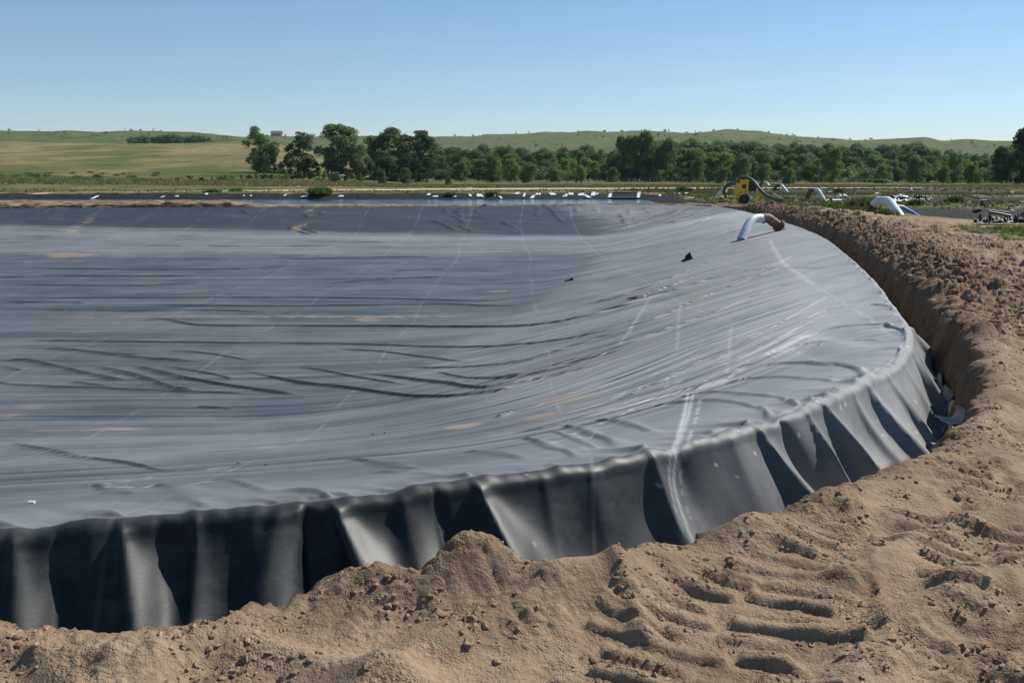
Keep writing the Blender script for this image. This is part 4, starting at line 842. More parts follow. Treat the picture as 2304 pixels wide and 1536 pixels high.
weed(1938, 470, 26, 34, 'big bushy green weed left of the large white pipe bend', n=160); weed(722, 436, 15, 34, 'tall green weed on the far pond bank, before the tallest field tree', n=130)
weed(2058, 462, 14, 22, 'small dark green weed under the black and white sheeting pile'); weed(2145, 456, 16, 20, 'green weed on the grass bank left of the red bucket'); weed(1885, 434, 10, 12, 'small weed right of the middle white pipe')
weed(480, 433, 8, 26, 'low dark weed at the left end of the sandy track', M_leafD); weed(530, 431, 9, 18, 'dark weed clump second along the sandy track edge', M_leafD); weed(1012, 440, 8, 14, 'weed hanging over the dark bank, middle of the far pond', M_leafD); weed(1110, 437, 9, 14, 'weed on the dark bank above the white scraps', M_leafD)
weed(1990, 486, 14, 30, 'weeds under the slanting end of the large white pipe', n=80); weed(1535, 432, 12, 10, 'thin weed by the sandy track left of the pump'); weed(1550, 433, 11, 8, 'thin weed just left of the pump hose', n=40)

# ------------------------------------------------------------------ pipes, pump and hoses
M_white = simple('white_plastic', (0.58, 0.61, 0.63), 0.45, var=.08, sc=2); M_rust = simple('rusty_brown_paint', (0.17, 0.075, 0.05), 0.65, var=.35, sc=5, bump=.2); M_brass = simple('brass_fitting', (0.55, 0.42, 0.2), 0.4, .6)
M_yel = simple('yellow_paint', (0.80, 0.50, 0.03), 0.4, var=.15, sc=3); M_dk = simple('dark_machinery', (0.035, 0.032, 0.035), 0.55, var=.4, sc=5); M_hose = simple('green_hose_rubber', (0.035, 0.095, 0.055), 0.5, var=.3, sc=4)
M_red = simple('red_paint', (0.30, 0.035, 0.03), 0.5, var=.2); M_blk = simple('black_sheet', (0.012, 0.012, 0.014), 0.55, var=.3, sc=3, bump=.2); M_wsh = simple('white_sheet', (0.72, 0.73, 0.74), 0.5, var=.1, sc=2); M_grey = simple('galvanised', (0.42, 0.43, 0.44), 0.5, .4)
M_blue = simple('blue_pipe_plastic', (0.10, 0.22, 0.50), 0.4); M_tyre = simple('tyre_rubber', (0.02, 0.02, 0.02), 0.85); M_brick = simple('reddish_wall', (0.42, 0.22, 0.17), 0.9); M_roof = simple('house_roof', (0.16, 0.11, 0.10), 0.9)
def local(o, pts): return [Vector(p) - o.location for p in pts]
def pipe_bend(name, label, cat, white, brown, rad, handle=None, group=None, flange=True):
    """white pipe run and a brown bend ending in a flanged valve; both are lists of world points"""
    base = Vector(brown[-1]); t = thing(name, tuple(base), label, cat, group)
    MB().tube(local(t, smooth_path(white, 7)), rad, 20).build('white_pipe', M_white, t)
    e = MB(); bp = smooth_path(brown, 7); e.tube(local(t, bp), rad * 1.04, 20); el = e.build('elbow', M_rust, t)
    d = (bp[-1] - bp[-2]).normalized()
    f = MB(); f.tube(local(t, [bp[0] - d * 0, bp[0] + (bp[1] - bp[0]).normalized() * rad * .35]), rad * 1.16, 20)
    if flange:
        for q in (0.0, .45): f.tube(local(t, [bp[-1] + d * rad * q, bp[-1] + d * rad * (q + .22)]), rad * 1.45, 20)
        f.tube(local(t, [bp[-1], bp[-1] + d * rad * .9]), rad * .95, 16)
    f.build('flange', M_rust, t)
    if handle:
        h_ = MB(); c = bp[-1] + d * rad * .3; h_.tube(local(t, [c + Vector((0, 0, rad * .8)), c + Vector((0, 0, rad * 2.0))]), rad * .2, 8)
        h_.tube(local(t, [c + Vector((-rad * .9, 0, rad * 1.9)), c + Vector((rad * .7, 0, rad * 2.35))]), rad * .13, 8); h_.build('valve_handle', M_rust, t)
        v_ = MB(); c2 = c + d * rad * .6; v_.box(c2 - t.location + Vector((rad * .5, -rad * .3, rad * .1)), (rad * .5, rad * .5, rad * 1.3), bev=rad * .1); v_.tube(local(t, [c2 + Vector((rad * .3, -rad * .6, -rad * .8)), c2 + Vector((rad * 1.0, -rad * .9, -rad * .8))]), rad * .4, 10); v_.build('brass_fitting', M_brass, t)
    return t
A = lambda px, py, y: tuple(at_y(px, py, y))
pipe_bend('pipe_bend', 'large white pipe with brown rusty elbow and valve rising out of the foreground liner', 'pipe', [A(1668, 540, 40.6), A(1679, 516, 40.9), A(1690, 498, 41.2), A(1700, 492, 41.4), A(1716, 491, 41.6)],
          [A(1716, 491, 41.6), A(1728, 491, 41.7), A(1738, 498, 41.8), A(1750, 506, 41.9)], 0.185, True)
GP = None
pipe_bend('pipe_bend', 'white pipe with brown elbow bending down into the dark liner, midway right of the pump', 'pipe', [A(1857, 455, 80), A(1849, 442, 80.3), A(1842, 430, 80.6), A(1838, 428, 80.8), A(1833, 427.5, 81)],
          [A(1833, 427.5, 81), A(1826, 428, 81.2), A(1821, 434, 81.2), A(1817, 442, 81.2)], 0.15, True)
pipe_bend('pipe_bend', 'small white pipe with brown elbow, second to the right behind the pump', 'pipe', [A(1771, 433, 112), A(1764, 424, 112.3), A(1759, 418, 112.6), A(1756, 417, 112.8)],
          [A(1756, 417, 112.8), A(1750, 417, 113), A(1746, 420, 113), A(1743, 425, 113)], 0.16, True)
pipe_bend('pipe_bend', 'smallest and farthest white pipe bend, directly behind the pump hose', 'pipe', [A(1730, 419, 130), A(1726, 413, 130.3), A(1722, 410.5, 130.6), A(1719, 410.5, 130.8)],
          [A(1719, 410.5, 130.8), A(1715, 411, 131), A(1712, 414, 131), A(1709, 419, 131)], 0.15, False)
t = thing('pipe_bend', A(1973, 476, 57), 'large angular white pipe bend lying on the dirt bank beside a blue pipe', 'pipe')
MB().tube(local(t, [A(1968, 459, 57.5), A(1976, 452, 57), A(1998, 452, 56.5), A(2003, 456, 56), A(2024, 486, 54.5), A(2026, 490, 54.4)]), .24, 22).build('white_pipe', M_white, t)
MB().tube(local(t, [A(1969, 459, 57.5), A(1962, 468, 57.6), A(1962, 480, 57.6)]), .25, 18).build('elbow', M_dk, t)
MB().tube(local(t, [A(1960, 472, 57.6), A(1960, 479, 57.6)]), .33, 18).build('flange', M_rust, t)
m = MB().tube([A(2012, 464, 56), A(2030, 466, 56), A(2050, 477, 56.2), A(2068, 488, 56.3)], .10, 14); tag(m.build('blue_pipe', M_blue), 'thin blue pipe running down into the pond beside the large white pipe bend', 'pipe')
m = MB().tube([A(1612, 444, 73.6), A(1621, 433, 73.2), A(1626, 428.5, 73), A(1634, 428, 72.8)], .14, 16); tag(m.build('intake_pipe', M_white), 'short white pipe end in shade where the left pump hose enters the far pond', 'pipe')
# pump, 1.7 m tall, at y = 72
PY = 72.0; u = PY / F
gz = float(terrain(np.array(16.5), np.array(PY))); t = thing('trailer_pump', (A(1680, 455, PY)[0], PY, gz), 'yellow engine-driven trailer pump with green hoses standing on the far dirt bank', 'pump')
def PP(px, py, dy=0): return Vector(A(px, py, PY + dy)) - t.location
def pbox(m, x0, x1, y0, y1, d0, d1, bev=.02):
    a, b = PP(x0, y1), PP(x1, y0); m.box(((a.x + b.x) / 2, (d0 + d1) / 2, (a.z + b.z) / 2), (abs(b.x - a.x), d1 - d0, abs(b.z - a.z)), bev=bev)
m = MB(); pbox(m, 1654, 1682, 412, 431, -.35, .45); pbox(m, 1663, 1684, 404, 413, -.25, .35); pbox(m, 1654, 1661, 430, 446, -.35, .45); pbox(m, 1676, 1683, 430, 446, -.35, .45); m.build('housing', M_yel, t)
m = MB(); pts = [(1659, 446), (1662, 438), (1668, 433), (1675, 434), (1680, 440), (1682, 447)]
for q in range(len(pts) - 1):
    a, b = PP(*pts[q]), PP(*pts[q + 1]); m.add([(a.x, -.62, a.z), (b.x, -.62, b.z), (b.x, -.30, b.z), (a.x, -.30, a.z), (a.x, -.62, a.z + .06), (b.x, -.62, b.z + .06), (b.x, -.30, b.z + .06), (a.x, -.30, a.z + .06)], [(0, 1, 2, 3), (7, 6, 5, 4), (0, 4, 5, 1), (3, 2, 6, 7), (0, 3, 7, 4), (1, 5, 6, 2)])
m.build('fender', M_yel, t)
wq = MB(); c = PP(1670, 448); wq.tube([(c.x, -.56, c.z), (c.x, -.36, c.z)], .34, 24); w_ = wq.build('wheel', M_tyre, t); MB().tube([(c.x, -.575, c.z), (c.x, -.555, c.z)], .15, 16).build('rim', M_dk, w_)
m = MB(); pbox(m, 1684, 1701, 411, 430, -.3, .4, .05); pbox(m, 1686, 1696, 407, 412, -.1, .2); m.tube([PP(1692, 409), PP(1692, 400)], .05, 8); m.build('engine', M_dk, t)
m = MB(); pbox(m, 1686, 1698, 430, 441, -.25, .3); m.build('gearbox', M_grey, t)
m = MB(); c = PP(1706, 434); m.tube([(c.x, -.3, c.z), (c.x, .25, c.z)], .26, 20); m.tube([(c.x, -.34, c.z), (c.x, .3, c.z)], .10, 12); pbox(m, 1698, 1720, 437, 440, -.05, .1, .01); m.build('volute', M_yel, t)
m = MB(); m.tube([PP(1683, 434, -.5), PP(1693, 451, -.6)], .05, 8); m.build('jack_leg', M_white, t)
m = MB(); m.tube([PP(1663, 412), PP(1664, 405), PP(1668, 400), PP(1675, 399)], .16, 14); m.tube([PP(1665, 404), PP(1667, 402)], .2, 14); m.build('discharge_elbow', M_rust, t)
m = MB(); pbox(m, 1667, 1676, 415, 424, -.38, -.34, .01); m.build('control_panel', M_dk, t)
m = MB().tube(smooth_path([A(1673, 399, 72), A(1684, 401, 71.8), A(1696, 409, 71.5), A(1706, 422, 71), A(1718, 435, 70.4), A(1731, 443, 69.8), A(1748, 449, 69.2), A(1763, 450.5, 68.8)], 6), .115, 14); tag(m.build('hose', M_hose), 'long green hose arching over the pump and down to the right', 'hose')
m = MB().tube(smooth_path([A(1655, 413, 72), A(1647, 413, 72.1), A(1640, 415, 72.2), A(1632, 422, 72.4), A(1629, 429, 72.6), A(1630, 437, 72.7)], 6), .12, 14); tag(m.build('hose', M_hose), 'short dark green hose curving down to the left of the pump', 'hose')
m = MB().tube([A(1740, 436, 70.5), A(1763, 448, 69.0)], .05, 8); tag(m.build('timber_pole', simple('bare_timber', (.5, .42, .25), .8)), 'pale pole lying beside the lower end of the green hose', 'pole')
# bucket
c = hit_ground(2211, 463); c[1] = 67.6; c = np.array(at_y(2211, 463, 67.6)); zb = float(terrain(np.array(c[0]), np.array(c[1])))
t = thing('barrel', (c[0], c[1], c[2]), 'squat red barrel with a white lid on the grass bank at the right', 'barrel')
MB().tube([(0, 0, 0), (0, 0, .06), (0, 0, .22), (0, 0, .34)], [.17, .19, .20, .185], 24).build('body', M_red, t); MB().tube([(0, 0, .34), (0, 0, .36), (0, 0, .39), (0, 0, .40)], [.20, .215, .215, .19], 24).build('lid', M_white, t); MB().box((.03, -.2, .2), (.1, .015, .1), bev=.004).build('paper_label', M_white, t)

# ------------------------------------------------------------------ sheet scraps and piles
def crumple(w, d, hgt, seed, fold=3.0, nx=26, ny=14):
    u_, v_ = np.meshgrid(np.linspace(-.5, .5, nx), np.linspace(-.5, .5, ny), indexing='ij')
    X = w * (u_ + .12 * pn(u_ * fold + seed, v_ * fold, 500)); Y = d * (v_ + .15 * pn(u_ * fold, v_ * fold + seed, 501))
    env = (1 - (2 * np.abs(u_)) ** 3) * (1 - (2 * np.abs(v_)) ** 3) * .7 + .3
    Z = hgt * env * np.abs(pn(u_ * fold * 1.3 + seed * 3.1, v_ * fold * 1.1, 502) * 1.5 + pn(u_ * fold * 3 + seed, v_ * fold * 2.2, 503) * .7) + .02
    return X, Y, Z
def sheet(name, loc, w, d, hgt, seed, mat, parent=None, rz=0.0, fold=3.0, up=0.0):
    X, Y, Z = crumple(w, d, hgt, seed, fold); n, m = X.shape; th = .012 + .004 * w
    co = np.stack([X, Y, Z + up], -1).reshape(-1, 3); co = np.vstack([co, co - np.array([0, 0, th])]); i = np.arange(n - 1)[:, None] * m + np.arange(m - 1)[None, :]; q = np.stack([i, i + m, i + m + 1, i + 1], -1).reshape(-1, 4); N_ = n * m
    q2 = q[:, ::-1] + N_; rim = [(a * m, (a + 1) * m, (a + 1) * m + N_, a * m + N_) for a in range(n - 1)] + [((a + 1) * m + m - 1, a * m + m - 1, a * m + m - 1 + N_, (a + 1) * m + m - 1 + N_) for a in range(n - 1)] + [(b + 1, b, b + N_, b + 1 + N_) for b in range(m - 1)] + [((n - 1) * m + b, (n - 1) * m + b + 1, (n - 1) * m + b + 1 + N_, (n - 1) * m + b + N_) for b in range(m - 1)]
    o = mesh_raw(name, co, np.vstack([q, q2, np.array(rim)]), mat, parent); o.location = loc; o.rotation_euler = (0, 0, rz); return o
def on_ground(px, py, up=0.0):
    c = hit_ground(px, py); return (float(c[0]), float(c[1]), float(c[2]) + up)
# white scraps along the dark far bank of the filled pond: px, py, width px, height px
WS = [(218, 444, 8, 12), (368, 443, 7, 5), (400, 441, 8, 5), (465, 438, 6, 4), (550, 440, 5, 4), (565, 441, 5, 4), (642, 441, 5, 4), (687, 442, 14, 8), (768, 442, 12, 5), (965, 439, 7, 5), (980, 443, 13, 3), (1022, 441, 9, 7), (1058, 440, 6, 6), (1080, 440, 15, 7), (1112, 438, 4, 8), (1125, 444, 6, 10),
      (1164, 436, 9, 5), (1180, 440, 5, 10), (1200, 442, 8, 11), (1208, 438, 5, 5), (1214, 438, 5, 5), (1243, 437, 15, 5), (1272, 440, 10, 7), (1285, 438, 12, 5), (1308, 439, 14, 6), (1320, 441, 10, 10), (1335, 438, 10, 9), (1344, 437, 5, 4), (1486, 441, 7, 5), (1529, 437, 6, 4), (1546, 436, 8, 4), (1564, 440, 5, 3)]
for i, (px, py, w_, h_) in enumerate(WS):
    c = on_ground(px, py, .03); k_ = c[1] / F; o = sheet('plastic_scrap', c, w_ * k_ * .95, h_ * k_ * 3.0, h_ * k_ * .12, i * 1.7, M_wsh, None, random.uniform(-.35, .35), random.uniform(2, 4)); o.rotation_euler.x = R(16)
    tag(o, 'small white plastic scrap lying on the dark far bank of the filled pond', 'plastic scrap', 'white scraps along the far bank')
# white-edged sheet laid on the bank
t = thing('edged_sheet', on_ground(1404, 440, .05), 'dark sheet with a broad white border spread on the far bank', 'sheet')
for nm, a, b, w_ in (('top_border', (1372, 434.5), (1440, 434.5), .05), ('bottom_border', (1371, 447), (1438, 447), .07), ('side_border', (1376, 434), (1371, 447), .18), ('side_border', (1438, 434), (1436, 447), .16)):
    pa, pb = Vector(on_ground(*a, .10)), Vector(on_ground(*b, .10)); dd = (pb - pa); n_ = Vector((-dd.y, dd.x, 0)).normalized() if abs(dd.x) > abs(dd.y) else Vector((1, 0, 0)); w2 = w_ * (1.6 if n_.y != 0 and abs(n_.y) > .5 else 1)
    vs = []; K = 14
    for q in range(K + 1):
        p = pa.lerp(pb, q / K) - t.location; j = .25 * w2 * math.sin(q * 2.3 + w_ * 30)
        vs += [p - n_ * (w2 + j), p + n_ * (w2 - j), p + n_ * (w2 - j) - Vector((0, 0, .03)), p - n_ * (w2 + j) - Vector((0, 0, .03))]
    fs = []
    for q in range(K):
        b0 = q * 4; fs += [(b0, b0 + 1, b0 + 5, b0 + 4), (b0 + 1, b0 + 2, b0 + 6, b0 + 5), (b0 + 2, b0 + 3, b0 + 7, b0 + 6), (b0 + 3, b0, b0 + 4, b0 + 7)]
    fs += [(0, 3, 2, 1), (K * 4, K * 4 + 1, K * 4 + 2, K * 4 + 3)]
    MB().add(vs, fs).build(nm, M_wsh, t)
pc = [Vector(on_ground(*p, .07)) - t.location for p in ((1374, 434), (1438, 434), (1436, 447), (1372, 447))]
MB().add(pc + [p - Vector((0, 0, .02)) for p in pc], [(0, 1, 2, 3), (7, 6, 5, 4), (0, 4, 5, 1), (1, 5, 6, 2), (2, 6, 7, 3), (3, 7, 4, 0)]).build('sheet_field', M_blk, t)
def pile(px, py, label, parts, y=None):
    c = on_ground(px, py) if y is None else tuple(at_y(px, py, y)); t = thing('sheeting_pile', c, label, 'sheeting pile'); k_ = c[1] / F
    for i, (nm, dx_, dz_, w_, h_, mt, dy_) in enumerate(parts): sheet(nm, (dx_ * k_, dy_, dz_ * k_), w_ * k_, w_ * k_ * .45, h_ * k_, i * 2.3 + px * .01, mt, t, random.uniform(-.25, .25), 2.1)
    return t
pile(1895, 452, 'low pile of black and white sheeting between two white pipe bends', [('black_sheet', -18, 0, 36, 9, M_blk, 0), ('white_sheet', -12, 1, 30, 6, M_wsh, -.45), ('black_sheet', 20, 2, 40, 12, M_blk, .3), ('white_sheet', 4, 9, 22, 9, M_wsh, .6), ('white_sheet', 40, 0, 14, 6, M_wsh, .1), ('black_sheet', -4, 0, 20, 8, M_blk, -.2)])
pile(2045, 453, 'tangled heap of black and white sheeting right of the large white pipe bend', [('black_sheet', -20, 1, 46, 16, M_blk, .3), ('white_sheet', -38, 0, 30, 11, M_wsh, -.5), ('white_sheet', -18, 9, 34, 8, M_wsh, .3), ('white_sheet', -8, 1, 26, 9, M_wsh, -.5), ('black_sheet', 30, 2, 44, 17, M_blk, .2), ('white_sheet', 22, 2, 14, 9, M_wsh, -.5), ('black_sheet', 8, 0, 60, 9, M_blk, -.2), ('white_sheet', 42, 5, 8, 6, M_wsh, -.5)], y=72)
t = pile(2252, 503, 'big heap of black liner offcuts and rolled sheet at the right edge', [('black_sheet', -35, 0, 46, 24, M_blk, 0), ('black_sheet', 5, 0, 70, 28, M_blk, .3), ('black_sheet', -30, 4, 40, 26, M_blk, .4), ('black_sheet', 44, 0, 40, 34, M_blk, .1), ('white_sheet', -53, 0, 14, 7, M_grey, -.3), ('white_sheet', 0, 4, 14, 10, M_wsh, -.8), ('white_sheet', 30, 10, 12, 10, M_wsh, -.6), ('white_sheet', 38, 34, 12, 7, M_wsh, 0), ('white_sheet', 24, 27, 9, 7, M_wsh, 0)], y=44)
m = MB(); k_ = 44 / F; m.tube([(-34 * k_, -.2, 26 * k_), (-10 * k_, -.3, 22 * k_), (16 * k_, -.2, 17 * k_)], .06, 10); m.tube([(-30 * k_, .1, 30 * k_), (18 * k_, .1, 24 * k_)], .04, 10); m.tube([(34 * k_, -.5, 25 * k_), (44 * k_, -.7, 5 * k_)], .13, 14); m.build('rolled_sheet', simple('dark_green_roll', (.05, .08, .05), .5), t)
for (px, py, w_, h_, lb) in [(1973, 436, 8, 4, 'small flat white scrap on the dark strip above the large pipe bend'), (2050, 433, 7, 11, 'upright white bag standing behind the sheeting heap'), (1869, 433, 12, 3, 'flat white scrap just behind the middle white pipe bend'), (1850, 431, 4, 3, 'tiny white scrap by the middle white pipe bend'), (2137, 443, 4, 4, 'tiny white scrap by the weed left of the red barrel'),
                        (2191, 433, 4, 3, 'tiny white scrap on the farthest dark strip above the red barrel'), (2277, 434, 8, 3, 'flat white scrap on the farthest dark strip near the right edge'), (1298, 417, 12, 3, 'flat white scrap beside the black lump before the tree line'), (1057, 424, 14, 3, 'pale flat sheet lying on the sandy track')]:
    c = on_ground(px, py, .02); k_ = c[1] / F; o = sheet('plastic_scrap', c, w_ * k_, w_ * k_ * (.5 if h_ > 8 else 1.2), h_ * k_ * (1.3 if h_ > 8 else .8), px * .3, M_wsh); tag(o, lb, 'plastic scrap')
c = on_ground(1323, 419); o = sheet('black_tarpaulin', c, 1.6, 1.2, .55, 3, M_blk); tag(o, 'black crumpled tarpaulin heap in the grass before the tree line', 'tarpaulin')
m = MB().tube([A(2165, 439, 79), A(2185, 442, 76), A(2215, 449, 70)], .07, 8); tag(m.build('black_hose', M_dk), 'black hose lying across the dark liner down to the red barrel', 'hose')
o = sheet('black_scrap', tuple(at_y(1967, 492, 46)), .28, .2, .10, 4.4, M_grey); o.location.z = float(terrain(np.array(o.location.x), np.array(46.))) + .12; tag(o, 'small dark scrap lying on the dirt bank below the large white pipe', 'scrap')
# flaps standing up on the foreground liner
def flap(px, py, poly, label, col=M_blk):
    c = hit_liner(px, py); k_ = c[1] / F; t_ = MB(); v = []
    for (dx_, dz_, dy_) in poly: v.append((dx_ * k_, dy_, dz_ * k_))
    n_ = len(v); v2 = [(a, b + .03, c_) for a, b, c_ in v]
    t_.add(v + v2, [tuple(range(n_)), tuple(range(2 * n_ - 1, n_ - 1, -1))] + [(i_, (i_ + 1) % n_, n_ + (i_ + 1) % n_, n_ + i_) for i_ in range(n_)])
    o = t_.build('liner_flap', col, smooth=False); o.location = (c[0], c[1], c[2] - .01); tag(o, label, 'liner flap'); return o
flap(1545, 588, [(-14, 1, 0), (-5, 7, -.02), (-2, 13, .08), (8, 21, .1), (10, 16, .08), (14, 6, 0), (6, 4, -.05), (-8, -1, -.04)], 'larger pointed black liner flap standing up on the right slope')
flap(1281, 632, [(-13, 1, 0), (-2, 4, .0), (7, 8, .05), (10, 2, .03), (8, -1, -.02), (-4, -2, -.02)], 'smaller black liner flap lying on the pond floor')
# ------------------------------------------------------------------ dirt clods
def clods(name, pts, sizes, mat, label, sub=1):
    bm = bmesh.new(); bmesh.ops.create_icosphere(bm, subdivisions=sub, radius=1); bv = np.array([v.co[:] for v in bm.verts]); bf = np.array([[v.index for v in f.verts] for f in bm.faces]); bm.free()
    n = len(pts); sc = np.asarray(sizes)[:, None, None]; V = bv[None] * (1 + .35 * rng.normal(0, 1, (n, len(bv), 1)).clip(-1, 1)) * sc * np.stack([rng.uniform(.7, 1.4, n), rng.uniform(.7, 1.4, n), rng.uniform(.45, .9, n)], -1)[:, None, :]
    V = V + np.asarray(pts)[:, None, :]; Fc = bf[None] + (np.arange(n) * len(bv))[:, None, None]
    o = mesh_raw(name, V.reshape(-1, 3), Fc.reshape(-1, 3), mat, None, False); tag(o, label, 'dirt clods', kind='stuff'); return o
kq = NM('loose_clod_earth'); kq.set(kq.p.inputs['Base Color'], kq.mix(kq.mr(kq.noise(5, 4), .35, .65), (0.20, 0.13, 0.082), (0.36, 0.25, 0.165))); kq.p.inputs['Roughness'].default_value = .95; kq.p.inputs['Specular IOR Level'].default_value = .1
def pick(n, cond):
    i = rng.integers(0, SX.shape[0], n); j = rng.integers(0, SX.shape[1], n); x, y, z, s, v = SX[i, j], SY[i, j], SZ[i, j], S2s[i, j], V2[i, j]; m = cond(x, y, s, v - trench_w(s)); return np.stack([x, y, z], 1)[m]
S2s = np.repeat(SS[:, None], SX.shape[1], 1)
p = pick(150000, lambda x, y, s, u: (u > .02) & (y > 1.5) & (y < 14) & (fbm(x, y, .5, 3, 600) > .10) & (s < 66)); clods('dirt_clods', p, .004 + .017 * rng.random(len(p)) ** 3, kq.m, 'small loose earth clods scattered over the foreground soil')
p = pick(5000, lambda x, y, s, u: (u > .05) & (y > 1.5) & (y < 14) & (fbm(x, y, .6, 3, 601) > .12) & (s < 66)); clods('dirt_clods', p, .010 + .024 * rng.random(len(p)) ** 4, kq.m, 'larger loose earth lumps scattered over the foreground soil', 2)
p = pick(40000, lambda x, y, s, u: (s > 59.5) & (s < 112) & (u > -.1) & (u < 2.2) & (fbm(x, y, .9, 3, 602) > -.02)); clods('dirt_clods', p, .010 + np.minimum(.095, .0042 * p[:, 1] + .01) * rng.random(len(p)) ** 3, kq.m, 'rough earth clods thrown up along the right side of the trench')
p = pick(40000, lambda x, y, s, u: (s > 60) & (s < 185) & (u > .3) & (fbm(x, y, 1.2, 3, 603) > .12)); clods('dirt_clods', p, .01 + .06 * rng.random(len(p)) ** 4, kq.m, 'loose earth clods over the dirt banks beyond the trench')
for i, (px, py, lb) in enumerate([(840, 977, 'left one of two tiny dark clods near the foot of the near liner slope'), (867, 974, 'right one of two tiny dark clods near the foot of the near liner slope'), (537, 1042, 'small reddish clod lying alone on the near liner slope'), (598, 1047, 'tiny clod on the near liner slope, right of the reddish one')]):
    c = hit_liner(px, py); o = clods('dirt_clod', [c + np.array([0, 0, .012])], [.018 if i < 3 else .010], kq.m, lb, 2); del o['kind']; o['category'] = 'dirt clod'
c = hit_liner(72, 1138); o = sheet('white_paper_scrap', tuple(c + np.array([0, 0, .015])), .045, .03, .012, 2, M_wsh); tag(o, 'tiny white scrap on the liner near the left edge of the view', 'scrap')
def curl_sheet(name, loc, w, d, lift, seed, mat, rz):
    u_, v_ = np.meshgrid(np.linspace(0, 1, 30), np.linspace(-.5, .5, 18), indexing='ij')
    a = np.clip((u_ - .35) / .65, 0, 1) * (2.6 + .5 * pn(v_ * 2 + seed, v_ * 0, 520)); rr_ = lift
    X = w * np.minimum(u_, .35) + rr_ * np.sin(a); Z = rr_ * (1 - np.cos(a)) + .03 * pn(u_ * 2.2 + seed, v_ * 2.5, 521) + .02
    Y = d * v_ * (1 - .25 * u_) + .08 * d * pn(u_ * 4, v_ * 3 + seed, 522); X = X + .10 * w * pn(v_ * 5 + seed, u_ * 0, 523) * u_
    n, m = X.shape; co = np.stack([X, Y, Z], -1).reshape(-1, 3); i = np.arange(n - 1)[:, None] * m + np.arange(m - 1)[None, :]; q = np.stack([i, i + m, i + m + 1, i + 1], -1).reshape(-1, 4)
    o = mesh_raw(name, co, q, mat); o.location = loc; o.rotation_euler = (0, 0, rz); sm = o.modifiers.new('thickness', 'SOLIDIFY'); sm.thickness = .006; return o
# torn liner offcuts lying in the trench at the corner
M_pale = simple('pale_liner_offcut', (.30, .30, .29), .6, var=.15, sc=6)  # even pale grey for the lower offcuts
for i, (px, py, z, w_, hh_, lb, mt) in enumerate([(2070, 738, -.50, .34, .20, 'dark torn liner offcut highest up in the shaded trench', M_blk), (2082, 775, -.55, .36, .16, 'dark torn liner offcut below the highest one in the trench', M_blk), (2098, 805, -.60, .34, .16, 'third dark torn offcut down the shaded trench', M_blk),
        (2112, 842, -.60, .36, .14, 'pale torn liner offcut in the trench just above the curled one', M_pale), (2124, 930, -.46, .46, .17, 'curled pale liner offcut with a torn end lying in the trench corner', M_pale), (2105, 985, -.36, .40, .20, 'flat pale liner offcut lowest in the trench corner, beside the earth lip', M_pale)]):
    c = at_z(px, py, z); o = curl_sheet('liner_offcut', (c[0], c[1], z - .10), w_, w_ * .8, hh_ * .45, i * 3.1 + 1, mt, [-.2, .3, -.4, .2, .15, -.1][i]); tag(o, lb, 'liner offcut')
# ------------------------------------------------------------------ far buildings and the long rail
def spot(px, r): a = math.atan2(px - 1152, F); x, y = r * math.sin(a), r * math.cos(a); return (x, y, float(terrain(np.array(x), np.array(y))))
t = thing('farmhouse', spot(633, 1390), 'far reddish farmhouse between two trees on the left skyline', 'house')
def gable(m, w, d, z0, z1, o=.4): m.add([(-w / 2 - o, -d / 2 - o, z0), (w / 2 + o, -d / 2 - o, z0), (w / 2 + o, d / 2 + o, z0), (-w / 2 - o, d / 2 + o, z0), (-w / 2 - o, 0, z1), (w / 2 + o, 0, z1)], [(0, 1, 5, 4), (2, 3, 4, 5), (1, 2, 5), (3, 0, 4), (0, 3, 2, 1)])
MB().box((0, 0, 1.2), (14, 8, 4)).build('wall', M_brick, t, smooth=False); m = MB(); gable(m, 14, 8, 3.2, 6.4); rf = m.build('roof', M_roof, t, smooth=False); MB().box((3, 1, 6), (.9, .9, 2)).build('chimney', M_brick, rf, smooth=False)
for x_ in (-4.5, 0.5, 4.5): MB().box((x_, -4.03, 1.7), (1.3, .1, 1.3)).build('window', M_dk, t, smooth=False)
MB().box((-2, -4.03, .9), (1, .1, 2.2)).build('door', M_dk, t, smooth=False)
t = thing('shed', spot(711, 1390), 'tiny white shed on the left skyline right of the far farmhouse', 'shed')
MB().box((0, 0, 1.2), (8, 6, 3.4)).build('wall', M_white, t, smooth=False); m = MB(); gable(m, 8, 6, 2.9, 4.6); m.build('roof', M_grey, t, smooth=False); MB().box((1, -3.03, 1.1), (2, .1, 2.2)).build('door', M_dk, t, smooth=False)
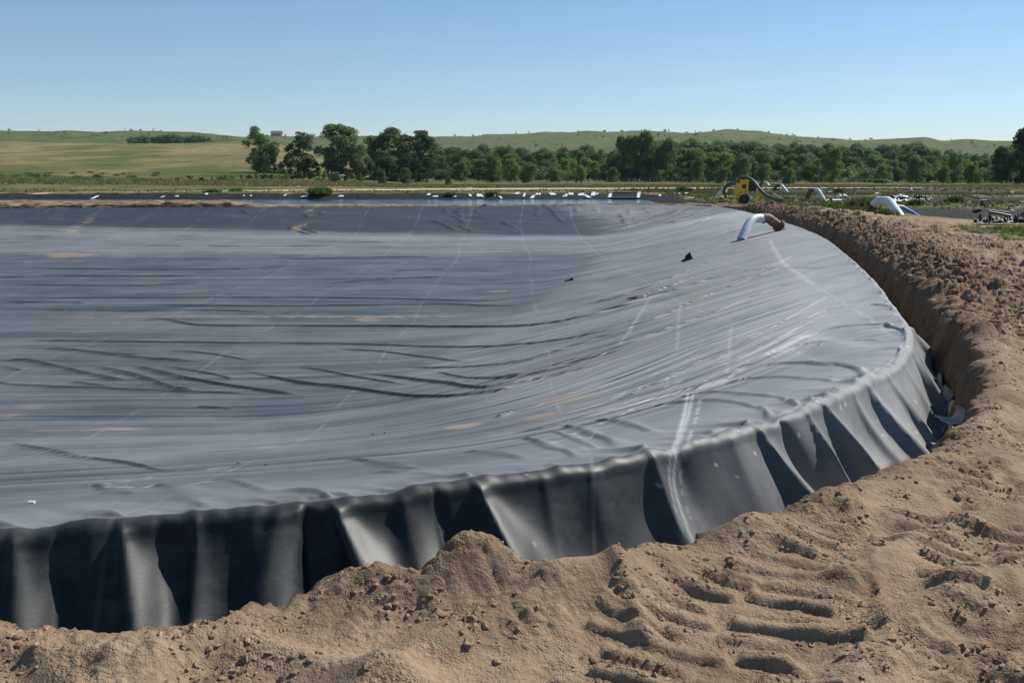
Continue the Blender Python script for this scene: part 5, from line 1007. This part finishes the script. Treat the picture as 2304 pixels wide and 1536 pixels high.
c = spot(775, 224); t = thing('storage_tank', c, 'small white rounded tank at the foot of the tallest field tree', 'tank')
MB().tube([(-.62, 0, .45), (-.5, 0, .45), (.5, 0, .45), (.62, 0, .45)], [.12, .34, .34, .12], 18).build('tank', M_white, t); MB().box((-.35, 0, .06), (.12, .5, .3)).box((.35, 0, .06), (.12, .5, .3)).build('saddle', M_grey, t)
t = thing('sprinkler_line', A(1912, 412, 165), 'long thin pale pipe raised on posts before the right tree line', 'pipe line')
MB().tube(local(t, smooth_path([A(1879, 404, 166), A(1912, 404, 165), A(1960, 404, 164), A(1990, 405, 163), (A(2020, 411, 162))], 5)), .05, 8).build('long_pipe', M_grey, t)
for px in (1880, 1912, 1950, 1990): MB().tube(local(t, [A(px, 404 if px != 1912 else 396, 165), A(px, 418, 165)]), .05, 8).build('post', M_grey, t)
MB().box(Vector(A(1917, 397, 165)) - t.location, (.6, .3, .35), bev=.05).build('motor_box', M_grey, t)
t = thing('wire_fence', spot(1600, 195), 'thin wire fence with slim posts along the foot of the tree line', 'fence')
for px in range(1340, 1900, 24): q = Vector(spot(px, 195)) - t.location; MB().tube([q + Vector((0, 0, -.2)), q + Vector((0, 0, 1.3))], .035, 6).build('post', M_grey, t)
m = MB()
for h_ in (.45, .85, 1.25):
    m.tube([Vector(spot(px, 195)) - t.location + Vector((0, 0, h_)) for px in range(1340, 1900, 24)], .010, 5)
m.build('wire', M_grey, t)
print('total objects', len(bpy.data.objects))

# ------------------------------------------------------------------ light summer haze
hz_ = bpy.data.materials.new('summer_haze'); hz_.use_nodes = True; hn = hz_.node_tree; hn.nodes.clear(); ho = hn.nodes.new('ShaderNodeOutputMaterial'); hv = hn.nodes.new('ShaderNodeVolumePrincipled')
hv.inputs['Color'].default_value = (0.80, 0.88, 1.0, 1); hv.inputs['Density'].default_value = 0.00007; hv.inputs['Anisotropy'].default_value = 0.1; hn.links.new(hv.outputs[0], ho.inputs['Volume'])
hb = MB().box((0, 0, -100), (12400, 12400, 400)).build('haze', hz_, smooth=False); hb['kind'] = 'stuff'
